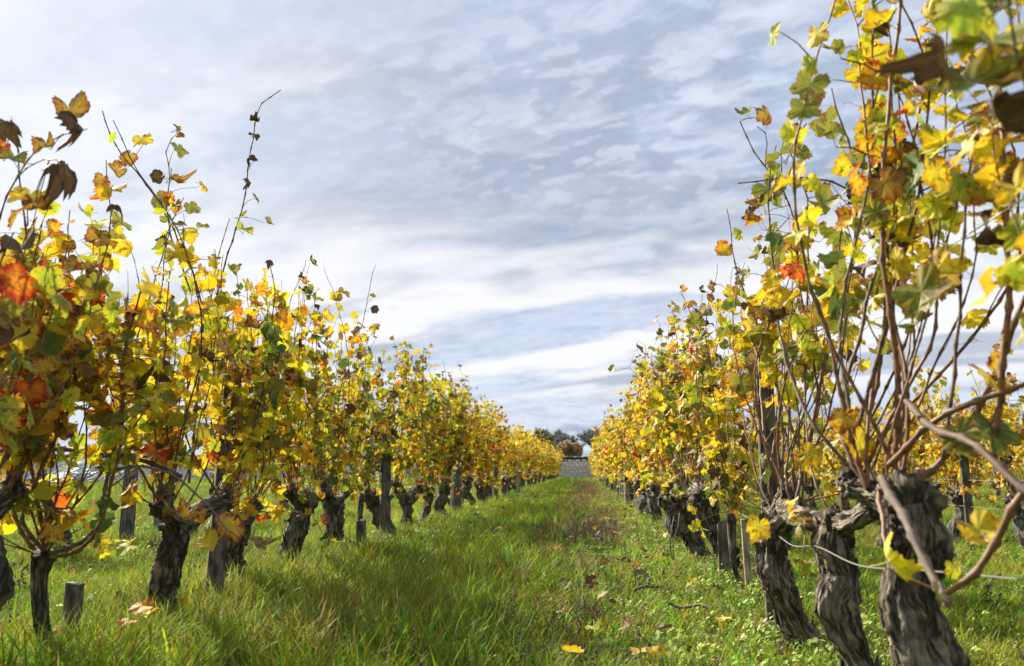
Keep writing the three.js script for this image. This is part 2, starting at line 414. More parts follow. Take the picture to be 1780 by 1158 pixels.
function branchTree(mbs, twigs, r, p, dir, len, rad, depth, spread, up) {
  const pts = [p.clone()], rs = [rad], d = dir.clone(), n = 5;
  for (let k = 1; k <= n; k++) { d.add(V(r.s(), r.s() * 0.6 + up, r.s()).multiplyScalar(0.13)).normalize(); pts.push(pts[k - 1].clone().addScaledVector(d, len / n)); rs.push(rad * (1 - 0.45 * k / n)); }
  (depth > 2 ? mbs : twigs).tube(pts, rs.map((q) => Math.max(q, 0.026)), depth > 2 ? 6 : 3, { capEnd: depth < 1, cap: false });
  if (depth === 0) return;
  const kids = depth > 2 ? 3 + r.i(2) : 3;
  for (let k = 0; k < kids; k++) {
    const nd = d.clone().add(V(r.s(), r.r(-0.3, 0.6), r.s()).multiplyScalar(spread)).normalize();
    branchTree(mbs, twigs, r, pts[k === 0 ? n : 2 + r.i(n - 1)], nd, len * r.r(0.6, 0.82), rs[n] * r.r(0.6, 0.9), depth - 1, spread, up);
  }
}
{
  const bark = new THREE.MeshStandardMaterial({ name: 'grey bark', color: new THREE.Color().setRGB(0.25, 0.235, 0.245), roughness: 1 });
  const bare = (x, z, h, seed, label) => {
    const r = rng(seed), t = thing('bare_tree', label, 'tree', [x, 0, z]), a = new MB(), b = new MB();
    branchTree(a, b, r, V(0, -0.1, 0), V(r.s() * 0.1, 1, r.s() * 0.1).normalize(), h * 0.33, h * 0.028, 7, 0.8, 0.2);
    part('trunk', a.geo(), bark, t); part('crown', b.geo(), bark, t);
  };
  bare(-4.6, -112, 6.2, 5, 'round-headed leafless grey tree behind the wall, left of the taller bare tree');
  bare(-2.2, -116, 6.0, 15, 'leafless grey tree behind the wall, directly behind the reddish bush');
  bare(2.3, -112, 6.6, 9, 'tallest leafless grey tree behind the wall, against the right vine row');
  bare(-8.0, -118, 4.6, 29, 'low leafless grey tree behind the wall, beside the olive-green tree');
  const leafy = (name, x, z, w, h, cols, seed, label, cat, low) => {
    const r = rng(seed), t = thing(name, label, cat, [x, 0, z]), a = new MB(), f = new MB(), m = new THREE.Matrix4(), e = new THREE.Euler(), q = new THREE.Quaternion();
    branchTree(a, a, r, V(0, -0.1, 0), V(0, 1, 0), h * 0.38, h * 0.03, 4, 0.7, 0.2);
    part('trunk', a.geo(), bark, t);
    const quad = new THREE.CircleGeometry(0.16, 5), clumps = Array.from({ length: 44 }, () => { const v = V(r.s(), r.r(low, 1), r.s()); v.multiplyScalar(Math.cbrt(r()) / Math.max(1, Math.hypot(v.x, v.z))); return [v, r.r(0.32, 0.5)]; });
    for (let k = 0; k < 5200; k++) {
      const [cv, cr] = clumps[r.i(clumps.length)], d = V(r.s(), r.s(), r.s()).normalize().multiplyScalar(cr * Math.sqrt(r()));
      const px = (cv.x + d.x) * w / 2, py = h * (0.56 + 0.42 * (cv.y + d.y)), pz = (cv.z + d.z) * w / 2;
      q.setFromEuler(e.set(r.s() * 3, r.s() * 3, r.s() * 3));
      m.compose(V(px, py, pz), q, V(1, 1, 1).multiplyScalar(r.r(0.5, 1.2)));
      const from = f.count; f.add(quad, m); f.tint(from, cols[r.i(cols.length)].map((c) => c * r.r(0.7, 1.25)));
    }
    part('crown', f.geo(), M.foliage, t).userData.kind = 'stuff';
  };
  leafy('olive_green_tree', -4.2, -84, 2.4, 4.4, [[0.24, 0.25, 0.07], [0.32, 0.30, 0.09], [0.18, 0.20, 0.07], [0.38, 0.28, 0.07]], 3, 'rounded olive-green leafy tree behind the wall, beside the left vine row', 'tree', -0.9);
  leafy('reddish_bush', -1.5, -92, 2.5, 3.5, [[0.50, 0.32, 0.15], [0.40, 0.27, 0.14], [0.33, 0.27, 0.15], [0.56, 0.36, 0.16]], 8, 'reddish-brown bush just above the wall, between the bare trees', 'bush', -1);
}

// ------------------------------------------------------------------ leaves
const UP = V(0, 1, 0);
function leafGeometry(seed, segs, rings, curl) {
  const r = rng(seed), mb = new MB(), deep = r.r(0.0, 0.2), ph = r() * 6, asym = r.s() * 0.08, pet = r.r(0.55, 0.85);
  const cup = curl * r.r(-0.5, 0.7), fold = curl * r.r(-0.35, 0.55), wave = 0.07 + curl * 0.10, tip = curl * r.r(-0.2, 0.9), roll = curl * r.s() * 0.7;
  // the blade lies in x (across) and y (to the tip), its junction at the origin
  const place = (x, y) => {
    const d = Math.hypot(x, y), phi = Math.atan2(x, y);
    let z = cup * d * d * 0.8 - fold * Math.abs(x) * 0.8 + wave * d * Math.sin(3 * phi + ph) + 0.05 * d * Math.sin(11 * phi + ph * 2) - tip * Math.max(0, y) ** 2 * 0.5 + roll * x * Math.abs(y) * 0.6;
    return V(x * (1 - 0.25 * Math.abs(cup) * d - 0.2 * Math.abs(fold) * Math.abs(x)), y * (1 - 0.25 * Math.abs(tip) * Math.max(0, y)), z);
  };
  const off = 0.62, rows = [];
  const c0 = place(0, 0); mb.p.push(c0.x, c0.y, c0.z); mb.n.push(0, 0, 1); mb.u.push(0.5, 0.5);
  for (let k = 1; k <= rings; k++) for (let s = 0; s < segs; s++) {
    const phi = (s / segs) * 2 * Math.PI - Math.PI, edge = k === rings;
    let R = lobe(phi, deep) * (1 + asym * Math.sin(phi)) * (edge ? 1 + (segs > 30 ? (s % 2 ? 0.05 : -0.05) + r.s() * 0.05 : r.s() * 0.05) : 1) * Math.pow(k / rings, 0.85);
    const v = place(R * Math.sin(phi), R * Math.cos(phi));
    mb.p.push(v.x, v.y, v.z); mb.n.push(0, 0, 1); mb.u.push(0.5 + (R * Math.sin(phi)) / 2.1, 0.5 + (R * Math.cos(phi)) / 2.1);
  }
  for (let s = 0; s < segs; s++) {
    const t = (s + 1) % segs;
    mb.i.push(0, 1 + t, 1 + s);
    for (let k = 1; k < rings; k++) { const a = 1 + (k - 1) * segs, b = a + segs; mb.i.push(a + s, a + t, b + s, b + s, a + t, b + t); }
  }
  const g = mb.geo(); g.computeVertexNormals();
  // hang the blade from its stalk: the stalk leaves the cane at the origin, outwards (+z) and up (+y)
  const j = V(0, pet * 0.45, pet * 0.75);
  g.rotateX(Math.PI / 2 + 0.75); g.translate(j.x, j.y, j.z);
  const out = new MB().add(g, new THREE.Matrix4());
  if (segs > 12) {
    const from = out.count;
    out.tube([V(0, 0, 0), V(0, pet * 0.18, pet * 0.35), j], [0.024, 0.018, 0.016], 3, { cap: false, capEnd: false });
    for (let k = from; k < out.count; k++) { out.u[k * 2] = 0.5 + 0.004 * (k % 3); out.u[k * 2 + 1] = 0.6; }
  }
  const f = out.geo(); f.scale(off, off, off);
  return f;
}
const LEAF_NEAR = Array.from({ length: 12 }, (_, k) => leafGeometry(100 + k, 46, 2, [0.6, 1.1, 1.7, 0.9][k % 4]));
const LEAF_DRY = Array.from({ length: 5 }, (_, k) => leafGeometry(160 + k, 44, 2, 2.2));
const LEAF_MID = Array.from({ length: 8 }, (_, k) => leafGeometry(200 + k, 18, 2, [0.4, 0.9, 1.3][k % 3]));
const LEAF_FAR = Array.from({ length: 6 }, (_, k) => leafGeometry(300 + k, 9, 1, [0.5, 1.0][k % 2]));

const PALETTE = {
  left: { yellow: 38, lemon: 13, yellowgreen: 19, olive: 13, green: 6, orange: 7, red: 3, rust: 4.5, brown: 4, parched: 1.5 },
  red: { yellow: 24, lemon: 10, yellowgreen: 16, olive: 9, green: 4, orange: 14, red: 13, rust: 7, brown: 5, parched: 1 },
  green: { yellow: 22, lemon: 10, yellowgreen: 27, olive: 19, green: 10, orange: 7, red: 1.4, rust: 6, brown: 4.5, parched: 2 },
  right: { yellow: 34, lemon: 9, yellowgreen: 20, olive: 20, green: 6, orange: 6, red: 1, rust: 6, brown: 4.5, parched: 2 },
  gold: { yellow: 44, lemon: 8, yellowgreen: 14, olive: 9, green: 3, orange: 12, red: 0.7, rust: 8, brown: 3.5, parched: 2 },
};
const TOP = { rust: 30, brown: 16, olive: 20, yellowgreen: 14, orange: 8, yellow: 8 };
function pick(r, w) { let t = 0; for (const k in w) t += w[k]; t *= r(); for (const k in w) if ((t -= w[k]) <= 0) return k; return 'yellow'; }

// ------------------------------------------------------------------ vines
function knottyTube(mb, pts, rad, seed, sides, rings, amp = 1) {
  const line = spline(pts, rings), R = [];
  for (let k = 0; k < rings; k++) { const t = (k / (rings - 1)) * (rad.length - 1), a = Math.min(Math.floor(t), rad.length - 2), f = t - a, s = f * f * (3 - 2 * f); R.push(lerp(rad[a], rad[a + 1], s)); }
  const tw = 3 + (seed % 5);
  mb.tube(line, R, sides, { wob: (a, len, t) => {
    const cx = Math.cos(a + len * tw * 0.6), cy = Math.sin(a + len * tw * 0.6);
    const lump = fbm(cx * 1.1 + seed * 3.1, cy * 1.1, len * 9 + seed, 3) * 0.5;
    const strand = (0.5 - Math.abs(fbm(cx * 4.6 + seed + lump * 2, cy * 4.6 + 9, len * 8 + lump * 4, 3)) * 3.0) * 0.15;
    const fine = fbm(cx * 12, cy * 12 + seed, len * 46, 3) * 0.22;
    return 1 + amp * (lump * 1.5 + strand + fine);
  }, capEnd: true });
}
const BALL = new THREE.IcosahedronGeometry(1, 6);
function knob(mb, p, rad, seed, squash = 1) {
  const g = BALL.clone(), a = g.attributes.position, v = V(0, 0, 0);
  for (let k = 0; k < a.count; k++) {
    v.fromBufferAttribute(a, k).normalize();
    const w = 1 + 0.75 * fbm(v.x * 1.8 + seed, v.y * 1.8, v.z * 1.8, 3) + 0.5 * fbm(v.x * 6, v.y * 6 + seed, v.z * 6, 3);
    a.setXYZ(k, v.x * w, v.y * w * squash, v.z * w);
  }
  mb.add(g, new THREE.Matrix4().compose(p, new THREE.Quaternion(), V(rad, rad, rad)));
  const uv = mb.u;
  for (let k = mb.count - a.count; k < mb.count; k++) { const x = mb.p[k * 3] - p.x, y = mb.p[k * 3 + 1] - p.y, z = mb.p[k * 3 + 2] - p.z; uv[k * 2] = (Math.atan2(x, z) / 6.283) * Math.max(1, Math.round(rad * 25)); uv[k * 2 + 1] = y / 0.25; }
}
function caneTube(mb, pts, r0, r1, sides, knots = true) {
  const P = [], R = [], n = pts.length;
  for (let k = 0; k < n; k++) {
    const r = lerp(r0, r1, Math.pow(k / (n - 1), 0.8));
    P.push(pts[k]); R.push(knots && k > 0 && k < n - 1 ? r * 1.42 : r);
    if (knots && k < n - 1) { P.push(pts[k].clone().lerp(pts[k + 1], 0.28)); R.push(r * 0.96); P.push(pts[k].clone().lerp(pts[k + 1], 0.8)); R.push(r * 0.93); }
  }
  mb.tube(P, R, sides, { wob: sides > 5 ? (a, len) => 1 + 0.16 * fbm(Math.cos(a) * 1.5 + r0 * 900, Math.sin(a) * 1.5, len * 30, 2) : null, tile: 0.06, cap: false, capEnd: true });
}
function tendril(mb, r, p, out) {
  const pts = [], d = out.clone(), turns = r.r(1, 3), len = r.r(0.05, 0.12), b = V(r.s(), r.s(), r.s()).normalize();
  const side = V(0, 0, 0).crossVectors(d, b).normalize();
  for (let k = 0; k <= 14; k++) {
    const t = k / 14, w = smoothstep(t, 0.3, 0.9) * 0.012;
    pts.push(p.clone().addScaledVector(d, len * t).addScaledVector(b, w * Math.sin(t * turns * 6.28)).addScaledVector(side, w * Math.cos(t * turns * 6.28)));
  }
  mb.tube(pts, pts.map((_, k) => 0.0011 * (1 - k / 20)), 3, { tile: 0.05, cap: false, capEnd: false });
}
// Grows one vine into the group `o.root`. detail: 'near' (every cane and leaf a mesh), 'mid' (the same, simpler), 'far' (canes and leaves joined)
function growVine(o) {
  const r = rng(o.seed), root = o.root, near = o.detail === 'near', far = o.detail === 'far';
  const loc = (p) => V(p[0] - (o.world ? root.position.x : 0), p[1] - (o.world ? root.position.y : 0), p[2] - (o.world ? root.position.z : 0));
  const tr = new MB(), sides = near ? 52 : far ? 10 : 20;
  const fat = o.fat ?? 1, trunkPts = o.trunk.map((k) => loc(k)), trunkR = o.trunk.map((k) => k[3] * fat);
  if (o.low) { const f = (p) => { p.y *= o.low; return p; }; trunkPts.forEach(f); }
  const rootPt = trunkPts[0].clone(); rootPt.y -= 0.12;
  const wide = o.thin ? 1.1 : 1.25;
  knottyTube(tr, [rootPt, ...trunkPts], [trunkR[0] * wide, ...trunkR], o.seed, sides, near ? 120 : far ? 14 : 40, o.thin ? 0.6 : 1);
  const anchors = [];
  const top = trunkPts[trunkPts.length - 1], topR = trunkR[trunkR.length - 1];
  if (!o.thin) { knob(tr, top.clone().add(V(0, topR * 0.1, 0)), topR * 1.15, o.seed + 3); if (!far) for (let k = 0; k < (near ? 5 : 2); k++) { const p = trunkPts[Math.max(1, trunkPts.length - 1 - r.i(3))], q = trunkR[trunkPts.indexOf(p)]; knob(tr, p.clone().add(V(r.s() * q * 0.9, r.s() * 0.05, r.s() * q * 0.9)), q * r.r(0.3, 0.55), o.seed + 20 + k); } }
  anchors.push([top.clone().add(V(0, topR * 0.8, 0)), topR]);
  for (const [ai, arm] of (o.arms ?? []).entries()) {
    const ap = arm.map((k) => loc(k)), ar = arm.map((k) => k[3] * fat);
    if (o.low) ap.forEach((p) => { p.y *= o.low; });
    knottyTube(tr, [top.clone(), ...ap], [topR * 0.85, ...ar], o.seed + 31 + ai, near ? 36 : far ? 8 : 14, near ? 56 : far ? 8 : 20, 1);
    const e = ap[ap.length - 1], er = ar[ar.length - 1];
    knob(tr, e.clone().add(V(0, er * 0.1, 0)), er * 1.12, o.seed + 41 + ai);
    if (near) knob(tr, e.clone().add(V(r.s() * 0.02, er, r.s() * 0.03)), er * 0.9, o.seed + 51 + ai);
    anchors.push([e.clone().add(V(0, er, 0)), er]);
    anchors.push([ap[0].clone().lerp(e, 0.4).add(V(0, er, 0)), er]);
  }
  if (near && !o.thin) { // peeling strips of bark
    for (let k = 0; k < 26; k++) {
      const t = r.r(0.12, 0.95), line = trunkPts, f = t * (line.length - 1), a = Math.min(Math.floor(f), line.length - 2);
      const c = line[a].clone().lerp(line[a + 1], f - a), q = lerp(trunkR[a], trunkR[a + 1], f - a), ang = r() * 6.28, l = r.r(0.04, 0.11), w = r.r(0.004, 0.010);
      const d = V(Math.cos(ang), 0, Math.sin(ang)), pts = [];
      for (let j = 0; j < 4; j++) pts.push(c.clone().addScaledVector(d, q * 1.04 + (j / 3) ** 2 * r.r(0.002, 0.012)).add(V(r.s() * 0.003, (j / 3 - 0.5) * l, r.s() * 0.003)));
      tr.tube(pts, [w, w * 0.9, w * 0.7, w * 0.3], 4, {});
    }
  }
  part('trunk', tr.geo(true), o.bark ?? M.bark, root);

  // ---- canes
  const leaves = [], bundle = new MB();
  const put = (p, outward, size, key, dry, droop) => leaves.push({ p, outward, size, key, dry, droop });
  const pal = PALETTE[o.palette], dens = o.density ?? 1, tall = o.tall ?? 1.7, xs = o.spreadX ?? 0.24, zs = o.spreadZ ?? 0.5;
  const emit = (pts, mb, radius, matName, tipBare) => {
    // leaves and small side shoots along a cane
    const n = pts.length;
    for (let k = 2; k < n; k++) {
      const p = pts[k], t = k / (n - 1), y = p.y + root.position.y;
      let mean = smoothstep(y, o.leafLow ?? 0.58, (o.leafLow ?? 0.58) + 0.3) * dens * 2.15;
      if (y < 0.85) mean = Math.max(mean * 0.9, 0.2 * dens);
      if (t > tipBare) mean *= 0.25;
      const count = Math.floor(mean + r());
      for (let c = 0; c < count; c++) {
        const az = r() * 6.283, outv = V(Math.sin(az), 0, Math.cos(az)), off = c === 0 ? 0 : r.r(0.02, 0.12);
        const q = p.clone().addScaledVector(outv, off).add(V(0, off * r.r(-0.3, 0.9), 0));
        if (off > 0.035 && !far) mb.tube([p.clone(), p.clone().lerp(q, 0.5).add(V(0, off * 0.1, 0)), q], [radius * 0.45, radius * 0.35, radius * 0.25], 3, { cap: false, capEnd: false, tile: 0.06 });
        const high = y > tall + 0.05 && r() < 0.75;
        const key = high ? pick(r, TOP) : pick(r, pal);
        put(q, az, r.r(0.052, 0.100) * (high ? 0.85 : 1) * (o.leafSize ?? 1), key, key === 'brown' || key === 'parched' || r() < (high ? 0.5 : 0.08), r());
      }
      if (near && r() < 0.10 && y > 0.9) tendril(mb, r, p, V(r.s(), r.r(-0.2, 1), r.s()).normalize());
      if (!far && r() < 0.10 && t > 0.2 && t < 0.85) { // a bare side shoot
        const q = p.clone(), d = V(r.s(), r.r(0.5, 1.4), r.s()).normalize(), sp = [q.clone()];
        for (let j = 0; j < 4; j++) { d.add(V(r.s(), r.s(), r.s()).multiplyScalar(0.22)).normalize(); q.addScaledVector(d, r.r(0.025, 0.05)); sp.push(q.clone()); }
        caneTube(mb, sp, radius * 0.5, radius * 0.22, 3, false);
      }
    }
  };
  const nc = o.canes ?? 16;
  for (let c = 0; c < nc; c++) {
    const [ap, ar] = anchors[c % anchors.length === 0 && anchors.length > 1 && r() < 0.5 ? r.i(anchors.length) : c % anchors.length];
    const p = ap.clone().add(V(r.s() * ar * 0.7, -ar * r.r(0.1, 0.7), r.s() * ar * 0.8)), out = V(r.s() * 0.55, 0.9, (ap.z - top.z) * 0.8 + r.s() * 0.6);
    const d = out.normalize(), L = r.r(0.78, 1.12) * (tall - ap.y) * (r() < 0.14 ? o.long ?? 1.28 : 1) * (r() < 0.15 ? 0.55 : 1), step = far ? 0.13 : 0.062, pts = [p.clone()], n = Math.round(L / step);
    const wx = r.s() * xs, wz = p.z + r.s() * zs;
    for (let k = 0; k < n; k++) {
      const t = k / n;
      d.x += (wx - p.x) * (o.pull ?? 0.16) + r.s() * 0.16; d.z += (wz - p.z) * (o.pull ?? 0.10) + r.s() * 0.16;
      d.y += 0.12 - (t > 0.8 ? r() * 0.2 : 0);
      d.normalize(); p.addScaledVector(d, step * r.r(0.85, 1.15)); pts.push(p.clone());
    }
    const radius = (o.caneR ?? 0.0044) * r.r(0.6, 1.3), mb = far ? bundle : new MB();
    caneTube(mb, pts, radius, radius * 0.34, far ? 3 : near ? 6 : 4, near);
    emit(pts, mb, radius, 'cane', r() < 0.35 ? 0.72 : 0.93);
    if (!far) part('cane', mb.geo(), r() < (o.darkCanes ?? 0.3) ? M.cane_dark : r() < 0.12 ? M.cane_grey : M.cane, root);
  }
  for (let c = 0; c < (o.skirt ?? 0); c++) {
    const [ap, ar] = anchors[r.i(anchors.length)], az = r() * 6.283, p = ap.clone().add(V(Math.sin(az) * ar * 0.7, -ar * r.r(0.2, 0.9), Math.cos(az) * ar * 0.7)), d = V(Math.sin(az), r.r(-0.2, 0.9), Math.cos(az) * 1.3).normalize(), pts = [p.clone()], n = 4 + r.i(5);
    for (let k = 0; k < n; k++) { d.add(V(r.s() * 0.25, r.r(-0.22, 0.2), r.s() * 0.25)).normalize(); p.addScaledVector(d, 0.06); pts.push(p.clone()); }
    const mb = far ? bundle : new MB(), radius = r.r(0.0022, 0.0036);
    caneTube(mb, pts, radius, radius * 0.5, far ? 3 : 4, false);
    for (let k = 2; k < pts.length; k++) if (r() < 0.62) put(pts[k].clone(), r() * 6.283, r.r(0.05, 0.095) * (o.leafSize ?? 1), pick(r, pal), r() < 0.12, r());
    if (!far) part('cane', mb.geo(), r() < 0.5 ? M.cane_dark : M.cane, root);
  }
  for (const cu of o.custom ?? []) {
    const raw = cu.pts.map((p) => loc(p)), line = new THREE.CatmullRomCurve3(raw, false, 'centripetal'), n = Math.max(4, Math.round(line.getLength() / 0.065)), pts = line.getSpacedPoints(n), mb = new MB();
    for (let k = 1; k < n; k++) pts[k].add(V(r.s(), r.s(), r.s()).multiplyScalar(0.004));
    const radius = cu.r ?? 0.0045;
    caneTube(mb, pts, radius, radius * (cu.taper ?? 0.42), near ? 7 : 5, near);
    if (cu.leafy) emit(pts, mb, radius, 'cane', cu.leafy);
    for (const lf of cu.leaves ?? []) {
      const q = loc(lf); let best = pts[0], bd = 1e9;
      for (const s of pts) { const dd = s.distanceTo(q); if (dd < bd) { bd = dd; best = s; } }
      const az = lf[5] ?? Math.atan2(q.x - best.x, q.z - best.z) + r.s() * 0.7, size = lf[3];
      // the listed place is the middle of the blade; the stalk starts on the cane side of it
      const st = V(q.x - Math.sin(az) * size * 0.55, q.y + size * 0.15, q.z - Math.cos(az) * size * 0.55);
      if (st.distanceTo(best) > 0.012) mb.tube([best.clone(), best.clone().lerp(st, 0.5).add(V(0, 0.008, 0)), st], [0.0016, 0.0014, 0.0013], 3, { cap: false, capEnd: false, tile: 0.06 });
      put(st, az, size, lf[4], lf[4] === 'brown' || lf[6] === 'dry', 0.5);
    }
    part('cane', mb.geo(), cu.mat ? M[cu.mat] : M.cane_dark, root);
  }
  if (far) part('canes', bundle.geo(), M.cane, root).userData.kind = 'stuff';

  // ---- leaves
  const q = new THREE.Quaternion(), qa = new THREE.Quaternion(), qb = new THREE.Quaternion(), qc = new THREE.Quaternion(), m4 = new THREE.Matrix4(), X = V(1, 0, 0), Z = V(0, 0, 1);
  const rest = new MB();
  // keep the order random so that those joined into one part are spread over the crown
  for (let k = leaves.length - 1; k > 0; k--) { const j = r.i(k + 1); [leaves[k], leaves[j]] = [leaves[j], leaves[k]]; }
  if (o.custom) leaves.sort((a, b) => (b.droop === 0.5 ? 1 : 0) - (a.droop === 0.5 ? 1 : 0));
  leaves.forEach((l, k) => {
    qa.setFromAxisAngle(UP, l.outward); qb.setFromAxisAngle(X, (l.droop - 0.4) * 1.9 + r.s() * 0.4); qc.setFromAxisAngle(Z, r.s() * 1.0);
    q.copy(qa).multiply(qb).multiply(qc);
    const s = l.size;
    if (far || k >= 298) {
      const g = far ? LEAF_FAR[r.i(LEAF_FAR.length)] : LEAF_MID[r.i(LEAF_MID.length)], c = LEAF_COL[l.key], col = mix3(c[r() < 0.6 ? 1 : 0], c[2], r() < 0.25 ? 0.5 : 0.1).map((v) => v * r.r(0.8, 1.15));
      const from = rest.count; rest.add(g, m4.compose(l.p, q, V(s, s, s))); rest.tint(from, col);
      return;
    }
    const set = near ? (l.dry ? LEAF_DRY : LEAF_NEAR) : LEAF_MID;
    const m = part('leaf', set[r.i(set.length)], leafMat[l.key][r.i(2)], root);
    m.position.copy(l.p); m.quaternion.copy(q); m.scale.set(s, s, s);
  });
  if (rest.count) part('foliage', rest.geo(), M.foliage, root).userData.kind = 'stuff';
  return leaves.length;
}
// an unremarkable old trunk with two short arms along the row
function oldTrunk(r, h, big = 1) {
  const lx = r.s() * 0.09, lz = r.s() * 0.12, w = r.r(0.05, 0.072) * big;
  const trunk = [[0, 0, 0, w * 1.15], [lx * 0.3 + r.s() * 0.03, h * 0.33, lz * 0.3, w], [lx * 0.8 + r.s() * 0.03, h * 0.68, lz * 0.8, w * 0.95], [lx, h, lz, w * 1.1]];
  const arms = [-1, 1].filter(() => r() < 0.75).map((s) => { const l = r.r(0.1, 0.24); return [[lx + r.s() * 0.04, h + r.r(-0.02, 0.06), lz + s * l * 0.5, w * 0.62], [lx + r.s() * 0.06, h + r.r(0.02, 0.13), lz + s * l, w * 0.5]]; });
  return { trunk, arms };
}
let leafTotal = 0;
function vine(label, x, z, o, group) {
  const root = thing('grapevine', label, 'grapevine', [x, groundY(x, z), z], group);
  leafTotal += growVine({ root, ...o });
  return root;
}
function genericVine(label, x, z, o, group) {
  const r = rng(o.seed * 7 + 1);
  return vine(label, x, z, { ...oldTrunk(r, r.r(0.36, 0.47), o.big ?? 1), ...o }, group);
}

// ---- left row, from the camera away
vine('red and brown leaved vine cut by the left edge, nearest of the left row', -1.62, -1.78, {
  seed: 11, fat: 0.85, low: 0.9, detail: 'near', palette: 'red', world: true, trunk: [[-1.62, 0, -1.78, 0.07], [-1.66, 0.2, -1.8, 0.06], [-1.64, 0.5, -1.82, 0.065]], arms: [[[-1.62, 0.52, -1.95, 0.045], [-1.64, 0.58, -2.08, 0.04]]],
  canes: 11, tall: 1.42, density: 0.72, spreadX: 0.3, leafSize: 1.05,
  custom: [
    { pts: [[-1.76, 1.0, -2.1], [-1.56, 1.49, -2], [-1.39, 1.54, -1.9], [-1.23, 1.52, -1.8]], r: 0.0035, leaves: [[-1.29, 1.57, -1.84, 0.11, 'rust', 0.9, 'dry'], [-1.26, 1.53, -1.82, 0.10, 'brown', 1.6], [-1.38, 1.5, -1.86, 0.07, 'rust', 0.3, 'dry']] },
    { pts: [[-1.78, 0.95, -2.1], [-1.57, 1.46, -2], [-1.42, 1.48, -1.9], [-1.3, 1.44, -1.8]], r: 0.003, leaves: [[-1.31, 1.40, -1.83, 0.13, 'brown', 0.7], [-1.47, 1.45, -1.85, 0.09, 'olive', 0.2], [-1.40, 1.34, -1.85, 0.10, 'yellow', 0.6], [-1.42, 1.30, -1.85, 0.10, 'orange', 0.1], [-1.36, 1.32, -1.84, 0.08, 'rust', 1.1, 'dry']] },
    { pts: [[-1.58, 1.3, -2.1], [-1.57, 1.56, -2], [-1.52, 1.62, -1.9], [-1.48, 1.58, -1.86]], r: 0.003, leaves: [[-1.47, 1.55, -1.85, 0.09, 'brown', 1.2], [-1.50, 1.47, -1.85, 0.10, 'red', 0.4]] },
    { pts: [[-1.62, 0.62, -1.9], [-1.5, 0.9, -1.8], [-1.42, 1.1, -1.78], [-1.38, 1.25, -1.78]], r: 0.0045, leaves: [[-1.37, 1.18, -1.8, 0.12, 'brown', 0.5], [-1.39, 1.12, -1.78, 0.11, 'red', 0.1], [-1.40, 1.05, -1.8, 0.11, 'olive', 0.9], [-1.40, 0.95, -1.8, 0.11, 'brown', 0.3], [-1.44, 0.88, -1.8, 0.10, 'orange', 0.9], [-1.42, 0.80, -1.82, 0.12, 'yellowgreen', 0.3], [-1.46, 0.84, -1.78, 0.11, 'red', 0.2], [-1.50, 0.92, -1.8, 0.10, 'red', 0.5]] },
  ],
});
vine('vine whose dark rounded trunk knob shows at the left edge above the grass', -1.98, -2.42, {
  seed: 12, fat: 0.9, low: 1, detail: 'near', palette: 'red', world: true, trunk: [[-1.99, 0, -2.42, 0.06], [-1.92, 0.18, -2.42, 0.062], [-1.87, 0.34, -2.4, 0.095], [-1.93, 0.52, -2.42, 0.06]], arms: [[[-1.95, 0.55, -2.55, 0.04], [-1.95, 0.6, -2.65, 0.035]]], canes: 16, skirt: 4, spreadZ: 0.7, tall: 1.52, density: 0.95,
});
